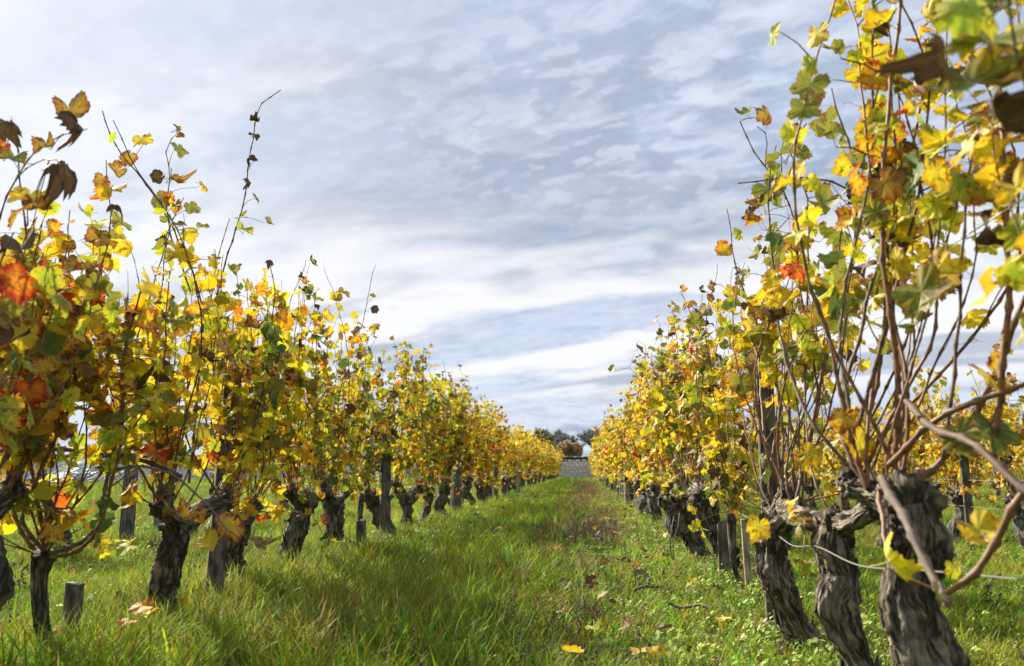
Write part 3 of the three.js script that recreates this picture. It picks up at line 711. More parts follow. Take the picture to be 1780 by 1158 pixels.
vine('slender vine with thin V-shaped arms left of the sawn post stump', -1.87, -2.74, {
  seed: 13, detail: 'near', palette: 'left', world: true, thin: true, trunk: [[-1.85, 0, -2.78, 0.027], [-1.87, 0.16, -2.74, 0.024], [-1.89, 0.31, -2.74, 0.025], [-1.87, 0.39, -2.72, 0.04]], canes: 11, skirt: 4, spreadZ: 0.6, tall: 1.5, density: 1.3, spreadX: 0.3, leafLow: 0.6,
  custom: [
    { pts: [[-1.85, 0.39, -2.72], [-1.76, 0.42, -2.72], [-1.69, 0.47, -2.72], [-1.67, 0.61, -2.72], [-1.64, 0.79, -2.72], [-1.63, 1.01, -2.72], [-1.63, 1.2, -2.72]], r: 0.009, mat: 'cane_grey', leafy: 0.95 },
    { pts: [[-1.83, 0.38, -2.7], [-1.67, 0.43, -2.65], [-1.61, 0.59, -2.65], [-1.58, 0.83, -2.65], [-1.6, 1.03, -2.65], [-1.56, 1.3, -2.66]], r: 0.0075, mat: 'cane', leafy: 0.95 },
    { pts: [[-1.88, 0.38, -2.74], [-1.98, 0.45, -2.75], [-2.04, 0.59, -2.75], [-2.08, 0.78, -2.75], [-2.05, 1.1, -2.76]], r: 0.008, mat: 'cane', leafy: 0.95 },
    { pts: [[-1.87, 0.40, -2.72], [-1.95, 0.51, -2.7], [-1.91, 0.63, -2.7], [-1.84, 0.83, -2.7], [-1.8, 0.95, -2.7], [-1.84, 1.2, -2.7]], r: 0.008, mat: 'cane_grey', leafy: 0.95 },
    { pts: [[-1.66, 0.67, -2.71], [-1.53, 0.69, -2.65], [-1.36, 0.66, -2.6], [-1.23, 0.58, -2.55], [-1.13, 0.49, -2.52]], r: 0.0055, mat: 'cane_grey', leaves: [[-1.30, 0.485, -2.6, 0.12, 'orange', 0.6], [-1.37, 0.55, -2.6, 0.085, 'rust', 2.6, 'dry'], [-1.155, 0.47, -2.56, 0.115, 'orange', 0.2], [-1.21, 0.42, -2.56, 0.09, 'yellow', 5.6], [-1.05, 0.43, -2.56, 0.085, 'parched', 1.3, 'dry']] },
    { pts: [[-1.86, 0.40, -2.70], [-1.80, 0.45, -2.66], [-1.77, 0.47, -2.63]], r: 0.004, leaves: [[-1.765, 0.445, -2.6, 0.10, 'orange', 0.7], [-1.73, 0.42, -2.6, 0.06, 'lemon', 1.5]] },
    { pts: [[-2.29, 0.75, -3], [-2.05, 0.755, -3], [-1.81, 0.74, -2.98], [-1.67, 0.71, -2.97], [-1.52, 0.65, -2.97]], r: 0.011, taper: 0.8, leaves: [[-1.63, 0.69, -2.94, 0.125, 'red', 0.2], [-1.66, 0.75, -2.9, 0.10, 'yellowgreen', 0.1], [-1.72, 0.72, -2.9, 0.09, 'olive', 0.3]] },
  ],
});
vine('old vine with wavy bare trunk between the slender vine and the tall stake, left row', -1.72, -3.4, {
  seed: 14, fat: 0.7, low: 0.86, detail: 'near', palette: 'left', world: true, trunk: [[-1.70, 0, -3.41, 0.066], [-1.79, 0.16, -3.40, 0.060], [-1.765, 0.28, -3.39, 0.066], [-1.745, 0.40, -3.38, 0.068], [-1.73, 0.5, -3.37, 0.07]],
  arms: [[[-1.70, 0.56, -3.25, 0.045], [-1.68, 0.60, -3.12, 0.04]], [[-1.70, 0.58, -3.55, 0.05], [-1.66, 0.63, -3.68, 0.045]]], canes: 22, skirt: 5, leafLow: 0.5, spreadZ: 0.55, tall: 1.68, density: 0.72,
  custom: [
    { pts: [[-1.68, 0.62, -3.35], [-1.67, 1.11, -3.35], [-1.68, 1.42, -3.35], [-1.83, 1.74, -3.35], [-1.99, 1.98, -3.35], [-2.13, 2.14, -3.35], [-2.22, 2.33, -3.35]], r: 0.006, leaves: [[-2.12, 1.98, -3.3, 0.10, 'rust', 4.4, 'dry'], [-2.06, 2.07, -3.3, 0.085, 'rust', 4, 'dry'], [-1.97, 2.14, -3.28, 0.10, 'yellow', 0.4], [-1.86, 1.86, -3.3, 0.10, 'olive', 0.6], [-1.75, 1.60, -3.3, 0.11, 'yellowgreen', 1]] },
    { pts: [[-1.72, 1.45, -3.33], [-1.84, 1.80, -3.3], [-1.84, 2.0, -3.3], [-1.87, 2.12, -3.3], [-1.80, 2.2, -3.3]], r: 0.004, leaves: [[-1.80, 2.17, -3.28, 0.09, 'rust', 1.3, 'dry'], [-1.79, 2.08, -3.28, 0.09, 'olive', 1.1], [-1.80, 1.93, -3.3, 0.10, 'rust', 1.6, 'dry'], [-1.67, 1.91, -3.3, 0.075, 'yellow', 1.6], [-1.84, 1.81, -3.28, 0.11, 'orange', 0.2], [-1.71, 1.81, -3.3, 0.08, 'olive', 1.4], [-1.9, 1.95, -3.3, 0.08, 'brown', 4.6]] },
  ],
});
vine('vine behind the tall left stake, bearing the tallest whip-like shoot against the sky', -1.95, -4.5, {
  seed: 15, fat: 0.72, low: 0.86, detail: 'near', palette: 'left', world: true, trunk: [[-1.95, 0, -4.5, 0.065], [-1.96, 0.2, -4.5, 0.06], [-1.93, 0.42, -4.45, 0.075]], arms: [[[-1.92, 0.46, -4.38, 0.055], [-1.9, 0.5, -4.3, 0.045]], [[-1.93, 0.46, -4.58, 0.05], [-1.92, 0.52, -4.66, 0.045]]], canes: 22, skirt: 11, leafLow: 0.5, spreadZ: 0.75, tall: 1.78, density: 0.72,
  custom: [{ pts: [[-1.79, 0.6, -4.1], [-1.85, 1.17, -4], [-1.93, 1.44, -4], [-1.88, 1.78, -4], [-1.8, 2.1, -4], [-1.79, 2.29, -4], [-1.76, 2.54, -4], [-1.75, 2.64, -4], [-1.63, 2.73, -4]], r: 0.0062, leaves: [[-1.745, 2.52, -3.95, 0.07, 'brown', 0.5], [-1.73, 2.43, -3.95, 0.075, 'brown', 1.2], [-1.78, 2.3, -3.95, 0.08, 'brown', 5], [-1.76, 2.18, -3.95, 0.07, 'brown', 1], [-1.70, 2.08, -3.95, 0.07, 'olive', 1.5], [-1.63, 1.95, -3.95, 0.065, 'olive', 1.6], [-1.8, 1.98, -3.95, 0.08, 'olive', 4.9], [-1.77, 1.9, -3.95, 0.1, 'yellowgreen', 0.5]] },
    { pts: [[-1.84, 0.6, -4.2], [-1.98, 1.3, -4.1], [-1.96, 1.75, -4.05], [-1.9, 2.02, -4.05]], r: 0.005, leafy: 0.85 }],
});
vine('vine with a thick trunk leaning right over tall grass, left row', -1.97, -5.4, {
  seed: 16, fat: 0.74, low: 0.86, detail: 'near', palette: 'green', world: true, trunk: [[-2.02, 0, -5.42, 0.085], [-1.96, 0.2, -5.4, 0.08], [-1.90, 0.42, -5.38, 0.09], [-1.87, 0.52, -5.36, 0.08]], arms: [[[-1.87, 0.56, -5.2, 0.05], [-1.86, 0.62, -5.05, 0.045]], [[-1.86, 0.55, -5.5, 0.05], [-1.84, 0.6, -5.62, 0.045]]], canes: 23, skirt: 11, leafLow: 0.5, spreadZ: 0.75, tall: 1.8, density: 0.72,
  custom: [{ pts: [[-1.93, 0.6, -5.2], [-2.05, 1.3, -5.2], [-1.99, 1.74, -5.2], [-1.88, 2.06, -5.2]], r: 0.005, leaves: [[-1.80, 2.05, -5.1, 0.09, 'brown', 1.5], [-1.83, 1.88, -5.1, 0.08, 'orange', 1.3, 'dry'], [-1.88, 1.95, -5.1, 0.07, 'brown', 0.6]] }],
});
vine('stocky vine directly behind the leaning thick trunk, left row', -1.97, -6.35, {
  seed: 17, fat: 0.72, low: 0.86, detail: 'near', palette: 'green', world: true, trunk: [[-1.98, 0, -6.35, 0.10], [-1.97, 0.22, -6.35, 0.09], [-1.98, 0.44, -6.32, 0.10]], arms: [[[-1.95, 0.5, -6.15, 0.05], [-1.94, 0.56, -6.05, 0.045]], [[-1.98, 0.5, -6.5, 0.05], [-1.96, 0.57, -6.65, 0.045]]], canes: 22, skirt: 11, leafLow: 0.5, spreadZ: 0.75, tall: 1.78, density: 0.72,
  custom: [{ pts: [[-1.95, 0.6, -6.2], [-1.92, 1.2, -6.2], [-1.88, 1.47, -6.2], [-1.75, 1.84, -6.2], [-1.68, 2.24, -6.2], [-1.66, 2.3, -6.2]], r: 0.005, leaves: [[-1.64, 2.0, -6.15, 0.08, 'olive', 1.2], [-1.64, 1.91, -6.15, 0.09, 'brown', 1.3], [-1.75, 1.78, -6.15, 0.08, 'yellowgreen', 0.7]] }],
});
vine('thin young vine stem between the short grey stake and the stocky vine, left row', -1.95, -7.05, {
  seed: 18, detail: 'mid', palette: 'green', world: true, thin: true, trunk: [[-1.93, 0, -7.05, 0.022], [-1.96, 0.25, -7.05, 0.02], [-1.95, 0.45, -7.05, 0.024]], canes: 7, skirt: 4, tall: 1.7, density: 1.02, spreadZ: 0.35,
});
vine('vine leaning left against the dark post, first half of a V-shaped pair, left row', -1.95, -8.0, {
  seed: 19, fat: 0.9, low: 0.88, detail: 'mid', palette: 'green', world: true, trunk: [[-1.94, 0, -8.0, 0.09], [-1.99, 0.18, -8.0, 0.085], [-2.08, 0.4, -7.98, 0.085]], arms: [[[-2.1, 0.45, -7.8, 0.05], [-2.08, 0.5, -7.7, 0.045]], [[-1.98, 0.45, -8.1, 0.05], [-1.94, 0.55, -8.2, 0.045]]], canes: 24, skirt: 11, leafLow: 0.5, spreadZ: 0.75, tall: 1.85, density: 0.82, big: 1.2,
});
vine('vine with forked trunk right of the dark post, second half of the V-shaped pair', -1.95, -9.0, {
  seed: 20, fat: 0.85, low: 0.86, detail: 'mid', palette: 'green', world: true, trunk: [[-1.97, 0, -9.0, 0.08], [-1.98, 0.22, -9.0, 0.075], [-1.98, 0.36, -9.0, 0.085]], arms: [[[-1.93, 0.44, -9.1, 0.065], [-1.88, 0.54, -9.2, 0.055]], [[-2.0, 0.45, -8.88, 0.065], [-2.03, 0.55, -8.8, 0.055]]], canes: 23, skirt: 11, leafLow: 0.5, spreadZ: 0.75, tall: 1.85, density: 0.82,
});
const LEFT = [
  [-1.97, -9.9, 25, 'green', 'vine between the V-shaped pair and the broad upright trunk, left row', 1.05],
  [-1.95, -10.9, 21, 'green', 'broad upright vine trunk just before the square grey post, left row', 1.4],
  [-1.92, -12.2, 22, 'gold', 'first vine past the square grey post, left row', 1.15],
  [-1.98, -13.1, 23, 'gold', 'second vine past the square grey post, left row', 1.0],
  [-1.95, -14.0, 24, 'gold', 'third vine past the square grey post, left row', 1.15],
  [-1.93, -14.9, 26, 'gold', 'fourth vine past the square grey post, left row', 1.1],
];
for (const [x, z, seed, palette, label, big] of LEFT) genericVine(label, x, z, { seed, detail: 'mid', palette, big, canes: 24, tall: 1.86, density: 0.85, spreadZ: 0.7, leafLow: 0.5, skirt: 11 });

// ---- right row, from the camera away
vine('nearest vine at the right edge, only blurred leaves of it hanging into the picture', 1.02, -1.2, {
  seed: 31, pull: 0.55, detail: 'near', palette: 'right', world: true, trunk: [[1.04, 0, -1.18, 0.08], [1.06, 0.25, -1.2, 0.075], [1.04, 0.52, -1.2, 0.08]], arms: [[[1.03, 0.56, -1.35, 0.045], [1.02, 0.62, -1.45, 0.04]]], canes: 14, leafSize: 0.95, long: 1.05, tall: 1.75, density: 1.15, spreadX: 0.22, leafLow: 0.72,
  custom: [
    { pts: [[0.98, 0.62, -1.35], [0.75, 0.95, -1.25], [0.67, 1.11, -1.15], [0.59, 1.23, -1.06], [0.55, 1.34, -1]], r: 0.004, leaves: [[0.545, 1.235, -1.08, 0.12, 'olive', 5.5], [0.555, 1.17, -1.08, 0.13, 'olive', 0.3], [0.525, 1.29, -1.05, 0.10, 'yellowgreen', 6.0], [0.50, 1.25, -1.08, 0.08, 'brown', 5.0], [0.59, 1.15, -1.1, 0.10, 'brown', 0.8]] },
  ],
});
vine('massive old vine with big knotted head and a sawn grey limb, right foreground', 0.84, -2.0, {
  seed: 32, pull: 0.55, fat: 0.60, low: 1, detail: 'near', palette: 'right', world: true, bark: M.bark_warm, trunk: [[0.86, 0, -2.0, 0.12], [0.79, 0.17, -2.0, 0.092], [0.745, 0.31, -2.0, 0.106], [0.732, 0.41, -2.0, 0.082], [0.765, 0.51, -2.0, 0.104], [0.755, 0.60, -2.0, 0.085]],
  arms: [[[0.73, 0.61, -2.08, 0.05], [0.685, 0.63, -2.16, 0.042]]], canes: 14, long: 1.05, tall: 2.0, density: 0.6, caneR: 0.006, darkCanes: 0.25, spreadX: 0.14, spreadZ: 0.2, leafLow: 1.02, leafSize: 1.0,
  custom: [
    { pts: [[0.70, 0.66, -2.0], [0.70, 0.56, -1.87], [0.71, 0.46, -1.78], [0.70, 0.42, -1.7]], r: 0.011, taper: 0.8, mat: 'cane_grey' },
    { pts: [[0.83, 0.66, -1.6], [0.80, 0.61, -1.62], [0.79, 0.56, -1.65], [0.75, 0.48, -1.68], [0.70, 0.44, -1.7]], r: 0.0075, taper: 0.9, mat: 'cane', leaves: [[0.80, 0.53, -1.72, 0.095, 'yellow', 0.2], [0.73, 0.48, -1.72, 0.04, 'lemon', 0.1]] },
    { pts: [[0.76, 0.85, -2], [0.77, 0.77, -1.87], [0.79, 0.73, -1.73], [0.82, 0.64, -1.6], [0.86, 0.6, -1.5]], r: 0.0085, mat: 'cane_dark', taper: 0.8 },
    { pts: [[0.69, 0.63, -2], [0.77, 0.66, -1.95], [0.86, 0.77, -1.9], [0.92, 0.92, -1.85], [0.96, 1.05, -1.8]], r: 0.009, mat: 'cane', taper: 0.6, leaves: [[0.90, 0.87, -1.8, 0.12, 'orange', 0.2], [0.86, 0.84, -1.78, 0.10, 'yellow', 0.3]] },
    { pts: [[0.72, 0.69, -2], [0.76, 0.77, -1.9], [0.83, 0.82, -1.8], [0.92, 0.86, -1.7]], r: 0.008, mat: 'cane', taper: 0.7, leaves: [[0.86, 0.74, -1.78, 0.10, 'green', 0.2], [0.81, 0.74, -1.8, 0.09, 'olive', 6.1]] },
    { pts: [[0.76, 0.66, -2.08], [0.76, 0.9, -2.02], [0.74, 1.3, -1.98], [0.80, 1.75, -1.95], [0.86, 2.1, -1.95]], r: 0.0085, mat: 'cane', leafy: 0.95 },
    { pts: [[0.86, 0.7, -1.8], [0.9, 1.05, -1.75], [0.92, 1.4, -1.75], [0.93, 1.8, -1.75]], r: 0.0085, mat: 'cane', leafy: 0.95 },
    { pts: [[0.70, 0.64, -2.02], [0.66, 0.55, -1.9], [0.645, 0.48, -1.82], [0.66, 0.45, -1.78], [0.70, 0.44, -1.76]], r: 0.006, mat: 'cane', taper: 0.6, leaves: [[0.612, 0.462, -1.75, 0.105, 'lemon', 0.35]] },
    { pts: [[0.80, 0.7, -1.9], [0.84, 1.0, -1.85], [0.86, 1.25, -1.82], [0.9, 1.45, -1.8]], r: 0.005, leafy: 0.95, leaves: [[0.87, 1.28, -1.78, 0.13, 'yellowgreen', 0.2], [0.87, 1.17, -1.76, 0.13, 'brown', 0.1], [0.93, 1.27, -1.78, 0.12, 'olive', 0.3], [0.76, 1.05, -1.8, 0.13, 'olive', 6], [0.8, 1.1, -1.8, 0.12, 'yellow', 6.1], [0.84, 1.38, -1.8, 0.12, 'lemon', 6], [0.92, 1.45, -1.8, 0.12, 'yellow', 0.4], [0.96, 1.38, -1.8, 0.12, 'orange', 0.4]] },
  ],
});
vine('T-shaped old vine with two thick arms, second trunk of the right foreground', 0.86, -2.6, {
  seed: 33, pull: 0.55, fat: 0.53, low: 1, detail: 'near', palette: 'right', world: true, bark: M.bark_warm, trunk: [[0.865, 0, -2.6, 0.10], [0.80, 0.13, -2.6, 0.078], [0.748, 0.27, -2.6, 0.104], [0.77, 0.37, -2.6, 0.08], [0.755, 0.46, -2.6, 0.10], [0.765, 0.51, -2.6, 0.07]],
  arms: [[[0.71, 0.52, -2.75, 0.055], [0.69, 0.535, -2.92, 0.045], [0.71, 0.57, -3.02, 0.042]], [[0.78, 0.52, -2.5, 0.06], [0.81, 0.57, -2.4, 0.05]]], canes: 14, long: 1.1, spreadZ: 0.3, skirt: 2, tall: 1.6, density: 0.5, caneR: 0.0052, leafLow: 0.95, spreadX: 0.13,
  custom: [
    { pts: [[0.77, 0.6, -2.45], [0.89, 1.1, -2.4], [0.97, 1.5, -2.4], [1.04, 1.78, -2.4], [1.1, 2, -2.4], [1.1, 2.15, -2.4]], r: 0.0075, mat: 'cane', leaves: [[1.03, 1.96, -2.38, 0.09, 'orange', 5, 'dry'], [1.06, 1.92, -2.38, 0.085, 'orange', 5.8], [1.04, 1.79, -2.36, 0.10, 'olive', 5.2], [1.0, 1.8, -2.36, 0.09, 'rust', 5, 'dry'], [0.93, 1.61, -2.38, 0.095, 'brown', 4.8], [1.09, 2.05, -2.38, 0.08, 'rust', 5.5, 'dry'], [1.02, 1.68, -2.36, 0.1, 'yellowgreen', 0.2]] },
    { pts: [[0.92, 1.17, -2.4], [0.98, 1.49, -2.4], [0.94, 1.67, -2.4], [0.9, 1.83, -2.4]], r: 0.0035 },
    { pts: [[0.97, 1.5, -2.42], [0.98, 1.89, -2.42], [0.965, 2.1, -2.42]], r: 0.0035 },
    { pts: [[0.74, 0.58, -2.95], [0.8, 0.95, -2.8], [0.84, 1.2, -2.75], [0.88, 1.5, -2.7]], r: 0.0065, mat: 'cane', leafy: 0.9 },
  ],
});
vine('old vine with a lumpy headless trunk in front of the pale split stake, right row', 0.82, -3.25, {
  seed: 34, pull: 0.55, fat: 0.52, low: 1, detail: 'near', palette: 'right', world: true, bark: M.bark_warm, trunk: [[0.835, 0, -3.25, 0.105], [0.765, 0.14, -3.24, 0.082], [0.712, 0.28, -3.22, 0.11], [0.70, 0.37, -3.22, 0.09], [0.72, 0.44, -3.22, 0.10]],
  arms: [[[0.73, 0.48, -3.35, 0.05], [0.75, 0.53, -3.45, 0.045]], [[0.75, 0.5, -3.1, 0.045], [0.76, 0.55, -3.02, 0.04]]], canes: 16, long: 1.1, spreadZ: 0.35, skirt: 5, tall: 1.72, density: 0.8, caneR: 0.0046, spreadX: 0.18, leafLow: 0.85,
  custom: [
    { pts: [[0.78, 0.6, -3.1], [0.87, 0.92, -3.1], [0.84, 1.32, -3.1], [0.81, 1.71, -3.1], [0.69, 1.92, -3.1], [0.64, 2.05, -3.1]], r: 0.0055, leaves: [[0.735, 2.05, -3.05, 0.12, 'rust', 0.4], [0.64, 2.03, -3.05, 0.07, 'olive', 4.9], [0.66, 1.58, -3.05, 0.10, 'orange', 5.4, 'dry'], [0.67, 1.70, -3.05, 0.10, 'rust', 5.3, 'dry'], [0.74, 1.72, -3.02, 0.13, 'olive', 0.3], [0.64, 1.63, -3.05, 0.08, 'brown', 5], [0.87, 1.88, -3.05, 0.08, 'olive', 1.6], [0.76, 1.80, -3.05, 0.10, 'yellowgreen', 0.3], [0.72, 1.64, -3.02, 0.12, 'olive', 0.1]] },
    { pts: [[1.13, 1.55, -2.9], [0.98, 1.68, -2.9], [0.82, 1.74, -2.9], [0.68, 1.73, -2.9], [0.58, 1.72, -2.9]], r: 0.005, leaves: [[1.0, 1.6, -2.86, 0.12, 'brown', 1], [0.90, 1.58, -2.86, 0.14, 'olive', 0.6]] },
    { pts: [[0.8, 0.63, -3.05], [0.81, 1.04, -3], [0.85, 1.72, -3], [0.8, 1.88, -3], [0.87, 1.99, -3]], r: 0.005, leafy: 0.8 },
    { pts: [[0.80, 1.72, -3.1], [0.79, 1.9, -3.1], [0.83, 2.03, -3.1]], r: 0.003 }, { pts: [[0.73, 1.86, -3.1], [0.74, 1.98, -3.1], [0.70, 2.02, -3.08]], r: 0.003 },
  ],
});
vine('young vine with a thin reddish stem beside the pale split stake, right row', 0.79, -4.45, {
  seed: 35, detail: 'near', palette: 'right', world: true, thin: true, trunk: [[0.82, 0, -4.42, 0.016], [0.77, 0.18, -4.42, 0.014], [0.77, 0.36, -4.45, 0.02], [0.77, 0.45, -4.45, 0.028]], canes: 8, skirt: 6, tall: 1.6, density: 0.9, leafLow: 0.4, spreadX: 0.2,
});
vine('twisted vine leaning far to the left behind the two stakes, right row', 0.82, -5.0, {
  seed: 36, fat: 0.85, low: 0.95, detail: 'near', palette: 'right', world: true, trunk: [[0.90, 0, -4.98, 0.06], [0.84, 0.17, -4.98, 0.058], [0.75, 0.36, -4.97, 0.06], [0.71, 0.52, -4.95, 0.07]], arms: [[[0.70, 0.56, -5.1, 0.05], [0.72, 0.62, -5.22, 0.045]]], canes: 18, skirt: 6, tall: 1.62, density: 0.85, leafLow: 0.72,
});
vine('vine with a large swollen head and dangling dark sucker shoots, right row', 0.82, -6.0, {
  seed: 37, fat: 0.8, low: 0.92, detail: 'near', palette: 'right', world: true, trunk: [[0.83, 0, -6, 0.07], [0.77, 0.2, -6, 0.07], [0.70, 0.38, -5.98, 0.11], [0.70, 0.5, -5.98, 0.10]], arms: [[[0.72, 0.54, -6.15, 0.06], [0.74, 0.6, -6.25, 0.05]]], canes: 19, skirt: 6, tall: 1.62, density: 0.9, leafLow: 0.7,
  custom: [
    { pts: [[0.76, 0.58, -6], [0.74, 1.16, -6], [0.86, 1.63, -6], [0.79, 1.87, -6], [0.74, 2, -6]], r: 0.0045, leaves: [[0.775, 1.96, -5.95, 0.10, 'orange', 1.2, 'dry'], [0.65, 1.75, -5.95, 0.11, 'orange', 5.2, 'dry'], [0.67, 1.67, -5.95, 0.10, 'orange', 5.6]] },
    { pts: [[0.66, 0.42, -5.95], [0.60, 0.25, -5.85], [0.585, 0.12, -5.82], [0.61, 0.02, -5.8]], r: 0.005, taper: 0.8 }, { pts: [[0.68, 0.44, -5.95], [0.645, 0.3, -5.82], [0.605, 0.16, -5.8], [0.61, 0.02, -5.79]], r: 0.004, taper: 0.8 },
  ],
});
vine('vine with bare curved shoots reaching over the lane, beyond the swollen head, right row', 0.82, -7.2, {
  seed: 38, fat: 0.85, low: 0.9, detail: 'mid', palette: 'gold', world: true, trunk: [[0.82, 0, -7.2, 0.075], [0.76, 0.2, -7.2, 0.07], [0.72, 0.46, -7.2, 0.08]], arms: [[[0.72, 0.52, -7.35, 0.05], [0.74, 0.58, -7.45, 0.045]], [[0.72, 0.52, -7.05, 0.05], [0.7, 0.58, -6.95, 0.045]]], canes: 20, skirt: 6, tall: 1.66, density: 0.95, leafLow: 0.68,
  custom: [{ pts: [[0.73, 0.6, -7.3], [0.64, 1.16, -7.3], [0.5, 1.47, -7.3], [0.42, 1.58, -7.3], [0.29, 1.55, -7.3]], r: 0.0042, leaves: [[0.52, 1.73, -7.2, 0.11, 'brown', 0.8], [0.25, 1.55, -7.2, 0.09, 'olive', 4.9], [0.52, 1.45, -7.25, 0.09, 'orange', 5]] }],
});
const RIGHT = [
  [0.84, -8.3, 39, 'gold', 'vine beside the dark post in the middle stretch, right row'],
  [0.80, -9.4, 40, 'gold', 'vine just beyond the middle dark post, right row'],
  [0.83, -10.5, 41, 'gold', 'vine two beyond the middle dark post, right row'],
  [0.80, -11.5, 42, 'gold', 'vine three beyond the middle dark post, right row'],
  [0.83, -12.6, 43, 'gold', 'vine just before the short pale stub at the lane edge, right row'],
  [0.81, -13.6, 44, 'gold', 'vine beside the short pale stub at the lane edge, right row'],
  [0.82, -14.7, 45, 'gold', 'vine just past the short pale stub at the lane edge, right row'],
];
for (const [x, z, seed, palette, label] of RIGHT) genericVine(label, x, z, { seed, detail: 'mid', palette, canes: 20, tall: 1.72, density: 0.95, spreadX: 0.2, leafLow: 0.62, skirt: 7 });

// ---- the row behind the left row (a short remnant) and the rows to the right
const BACKLEFT = [
  [-4.6, -6.9, 51, 'twisted dark vine seen under the left canopy, near the left edge'], [-4.55, -8.5, 52, 'crooked vine behind the stout grey post under the left canopy'],
  [-4.6, -10.1, 53, 'third vine of the short row behind the left row'], [-4.6, -12.2, 54, 'fourth vine of the short row behind the left row'], [-4.5, -14.1, 55, 'last vine of the short row behind the left row'],
];
for (const [x, z, seed, label] of BACKLEFT) genericVine(label, x, z, { seed, detail: 'mid', palette: 'left', canes: 12, tall: 1.45, density: 0.8, big: 1.1 });
const BACKRIGHT = [
  [3.4, -6.6, 61, 'vine of the second right-hand row, just past the grey stake, partly cut by the edge'], [3.34, -7.85, 62, 'knobbly vine trunk beside the grey stake, second right-hand row'], [3.3, -8.5, 63, 'leaning vine trunk left of the grey stake, second right-hand row'],
  [3.4, -9.9, 64, 'third trunk left of the grey stake, second right-hand row'], [3.42, -11.3, 65, 'fourth trunk left of the grey stake, second right-hand row'], [3.4, -12.5, 66, 'fifth trunk left of the grey stake, second right-hand row'], [3.4, -13.9, 67, 'sixth trunk left of the grey stake, second right-hand row'],
];
for (const [x, z, seed, label] of BACKRIGHT) genericVine(label, x, z, { seed, detail: 'mid', palette: 'gold', canes: 15, tall: 1.5, density: 0.85, skirt: 5 });

// ---- the far stretches: eight models, each placed many times
const MODELS = Array.from({ length: 8 }, (_, k) => {
  const root = new THREE.Group(), r = rng(900 + k);
  growVine({ root, seed: 800 + k, detail: 'far', palette: 'gold', ...oldTrunk(r, r.r(0.36, 0.46), 1.1), skirt: 9, canes: 19, tall: 1.78, density: 1.7, spreadX: 0.26, leafSize: 1.18, caneR: 0.0046 });
  return root;
});
function farRow(x, z0, z1, step, seed, label, group, scale = 1) {
  const r = rng(seed);
  for (let z = z0; z > z1; z -= step * r.r(0.88, 1.12)) {
    const o = MODELS[r.i(MODELS.length)].clone(), px = x + r.s() * 0.06;
    o.name = numbered('grapevine');
    o.position.set(px, groundY(px, z), z);
    o.rotation.y = (r() < 0.5 ? 0 : Math.PI) + r.s() * 0.25;
    const s = scale * r.r(0.92, 1.08); o.scale.set(s, s * r.r(0.94, 1.06), s);
    o.userData = { label, category: 'grapevine', group };
    scene.add(o);
  }
}
farRow(-1.95, -15.8, -60, 1.1, 201, 'golden vine in the distant stretch of the left row, towards the stone wall', 'distant vines of the left row', 0.95);
farRow(0.82, -15.8, -60, 1.05, 202, 'golden vine in the distant stretch of the right row, towards the stone wall', 'distant vines of the right row', 0.97);
farRow(3.4, -15.1, -46, 1.2, 203, 'distant golden vine of the second row on the right, behind the right row', 'distant vines of the second right-hand row', 0.9);
farRow(6.0, -7.6, -34, 1.2, 204, 'golden vine of the third row on the right, behind the second row', 'vines of the third right-hand row', 0.88);
farRow(8.6, -10.5, -30, 1.25, 205, 'golden vine of the fourth row on the right, beyond the third row', 'vines of the fourth right-hand row', 0.88);

// ------------------------------------------------------------------ stakes
function stake(name, label, x, z, w, h, seed, { pale = false, lean = [0, 0], round = false, group } = {}) {
  const r = rng(seed), mb = new MB(), y0 = groundY(x, z) - 0.15, n = 9, pts = [], R = [];
  for (let k = 0; k < n; k++) { const t = k / (n - 1); pts.push(V(lean[0] * t, -0.15 + (h + 0.15) * t, lean[1] * t)); R.push(w * 0.5 * (1.02 - 0.06 * t)); }
  const turn = r() * 1.5, sl = r.s() * 0.18;
  mb.tube(pts, R, 20, { tile: 0.2, wob: (a, len) => { const c = Math.abs(Math.cos(a + turn)), s = Math.abs(Math.sin(a + turn)); return (round ? 1 : Math.min(1.28, 0.98 / Math.max(c, s))) * (1 + 0.06 * fbm(Math.cos(a) * 3 + seed, Math.sin(a) * 3, len * 2.5, 3)); } });
  for (let k = 0; k < mb.count; k++) if (mb.p[k * 3 + 1] > h - 0.02) mb.p[k * 3 + 1] += sl * (mb.p[k * 3] - lean[0]) + 0.02 * fbm(mb.p[k * 3] * 40, mb.p[k * 3 + 2] * 40, seed, 2);
  const t = single(name, label, 'post', mb.geo(true), pale ? M.post_pale : M.post, group);
  t.position.set(x, groundY(x, z), z);
  return t;
}
stake('post_stump', 'short sawn-off dark post stump beside the slender vine, lower left', -1.94, -3.02, 0.068, 0.22, 1, { round: true });
stake('vineyard_post', 'tall weathered grey stake standing in front of the left row', -1.81, -3.92, 0.085, 1.12, 2, { lean: [0.05, 0.02] });
stake('vineyard_post', 'stout grey post on its own behind the left row, under the leaves', -4.23, -7.3, 0.13, 0.72, 3);
stake('vineyard_post', 'short grey stake poking out of the grass at the foot of the left row', -1.80, -6.55, 0.08, 0.24, 4, { lean: [-0.01, 0] });
stake('vineyard_post', 'dark post rising between the V-shaped pair of trunks, left row', -1.93, -7.85, 0.10, 1.25, 5, { lean: [-0.02, 0] });
stake('vineyard_post', 'square grey post beyond the broad upright trunk, left row', -1.85, -11.7, 0.13, 0.95, 6);
stake('vineyard_post', 'pale split stake with a bright sunlit face, right row', 0.835, -4.36, 0.036, 0.38, 7, { pale: true, lean: [-0.015, 0] });
stake('vineyard_post', 'short grey stake left of the pale split stake, right row', 0.80, -4.85, 0.085, 0.33, 8);
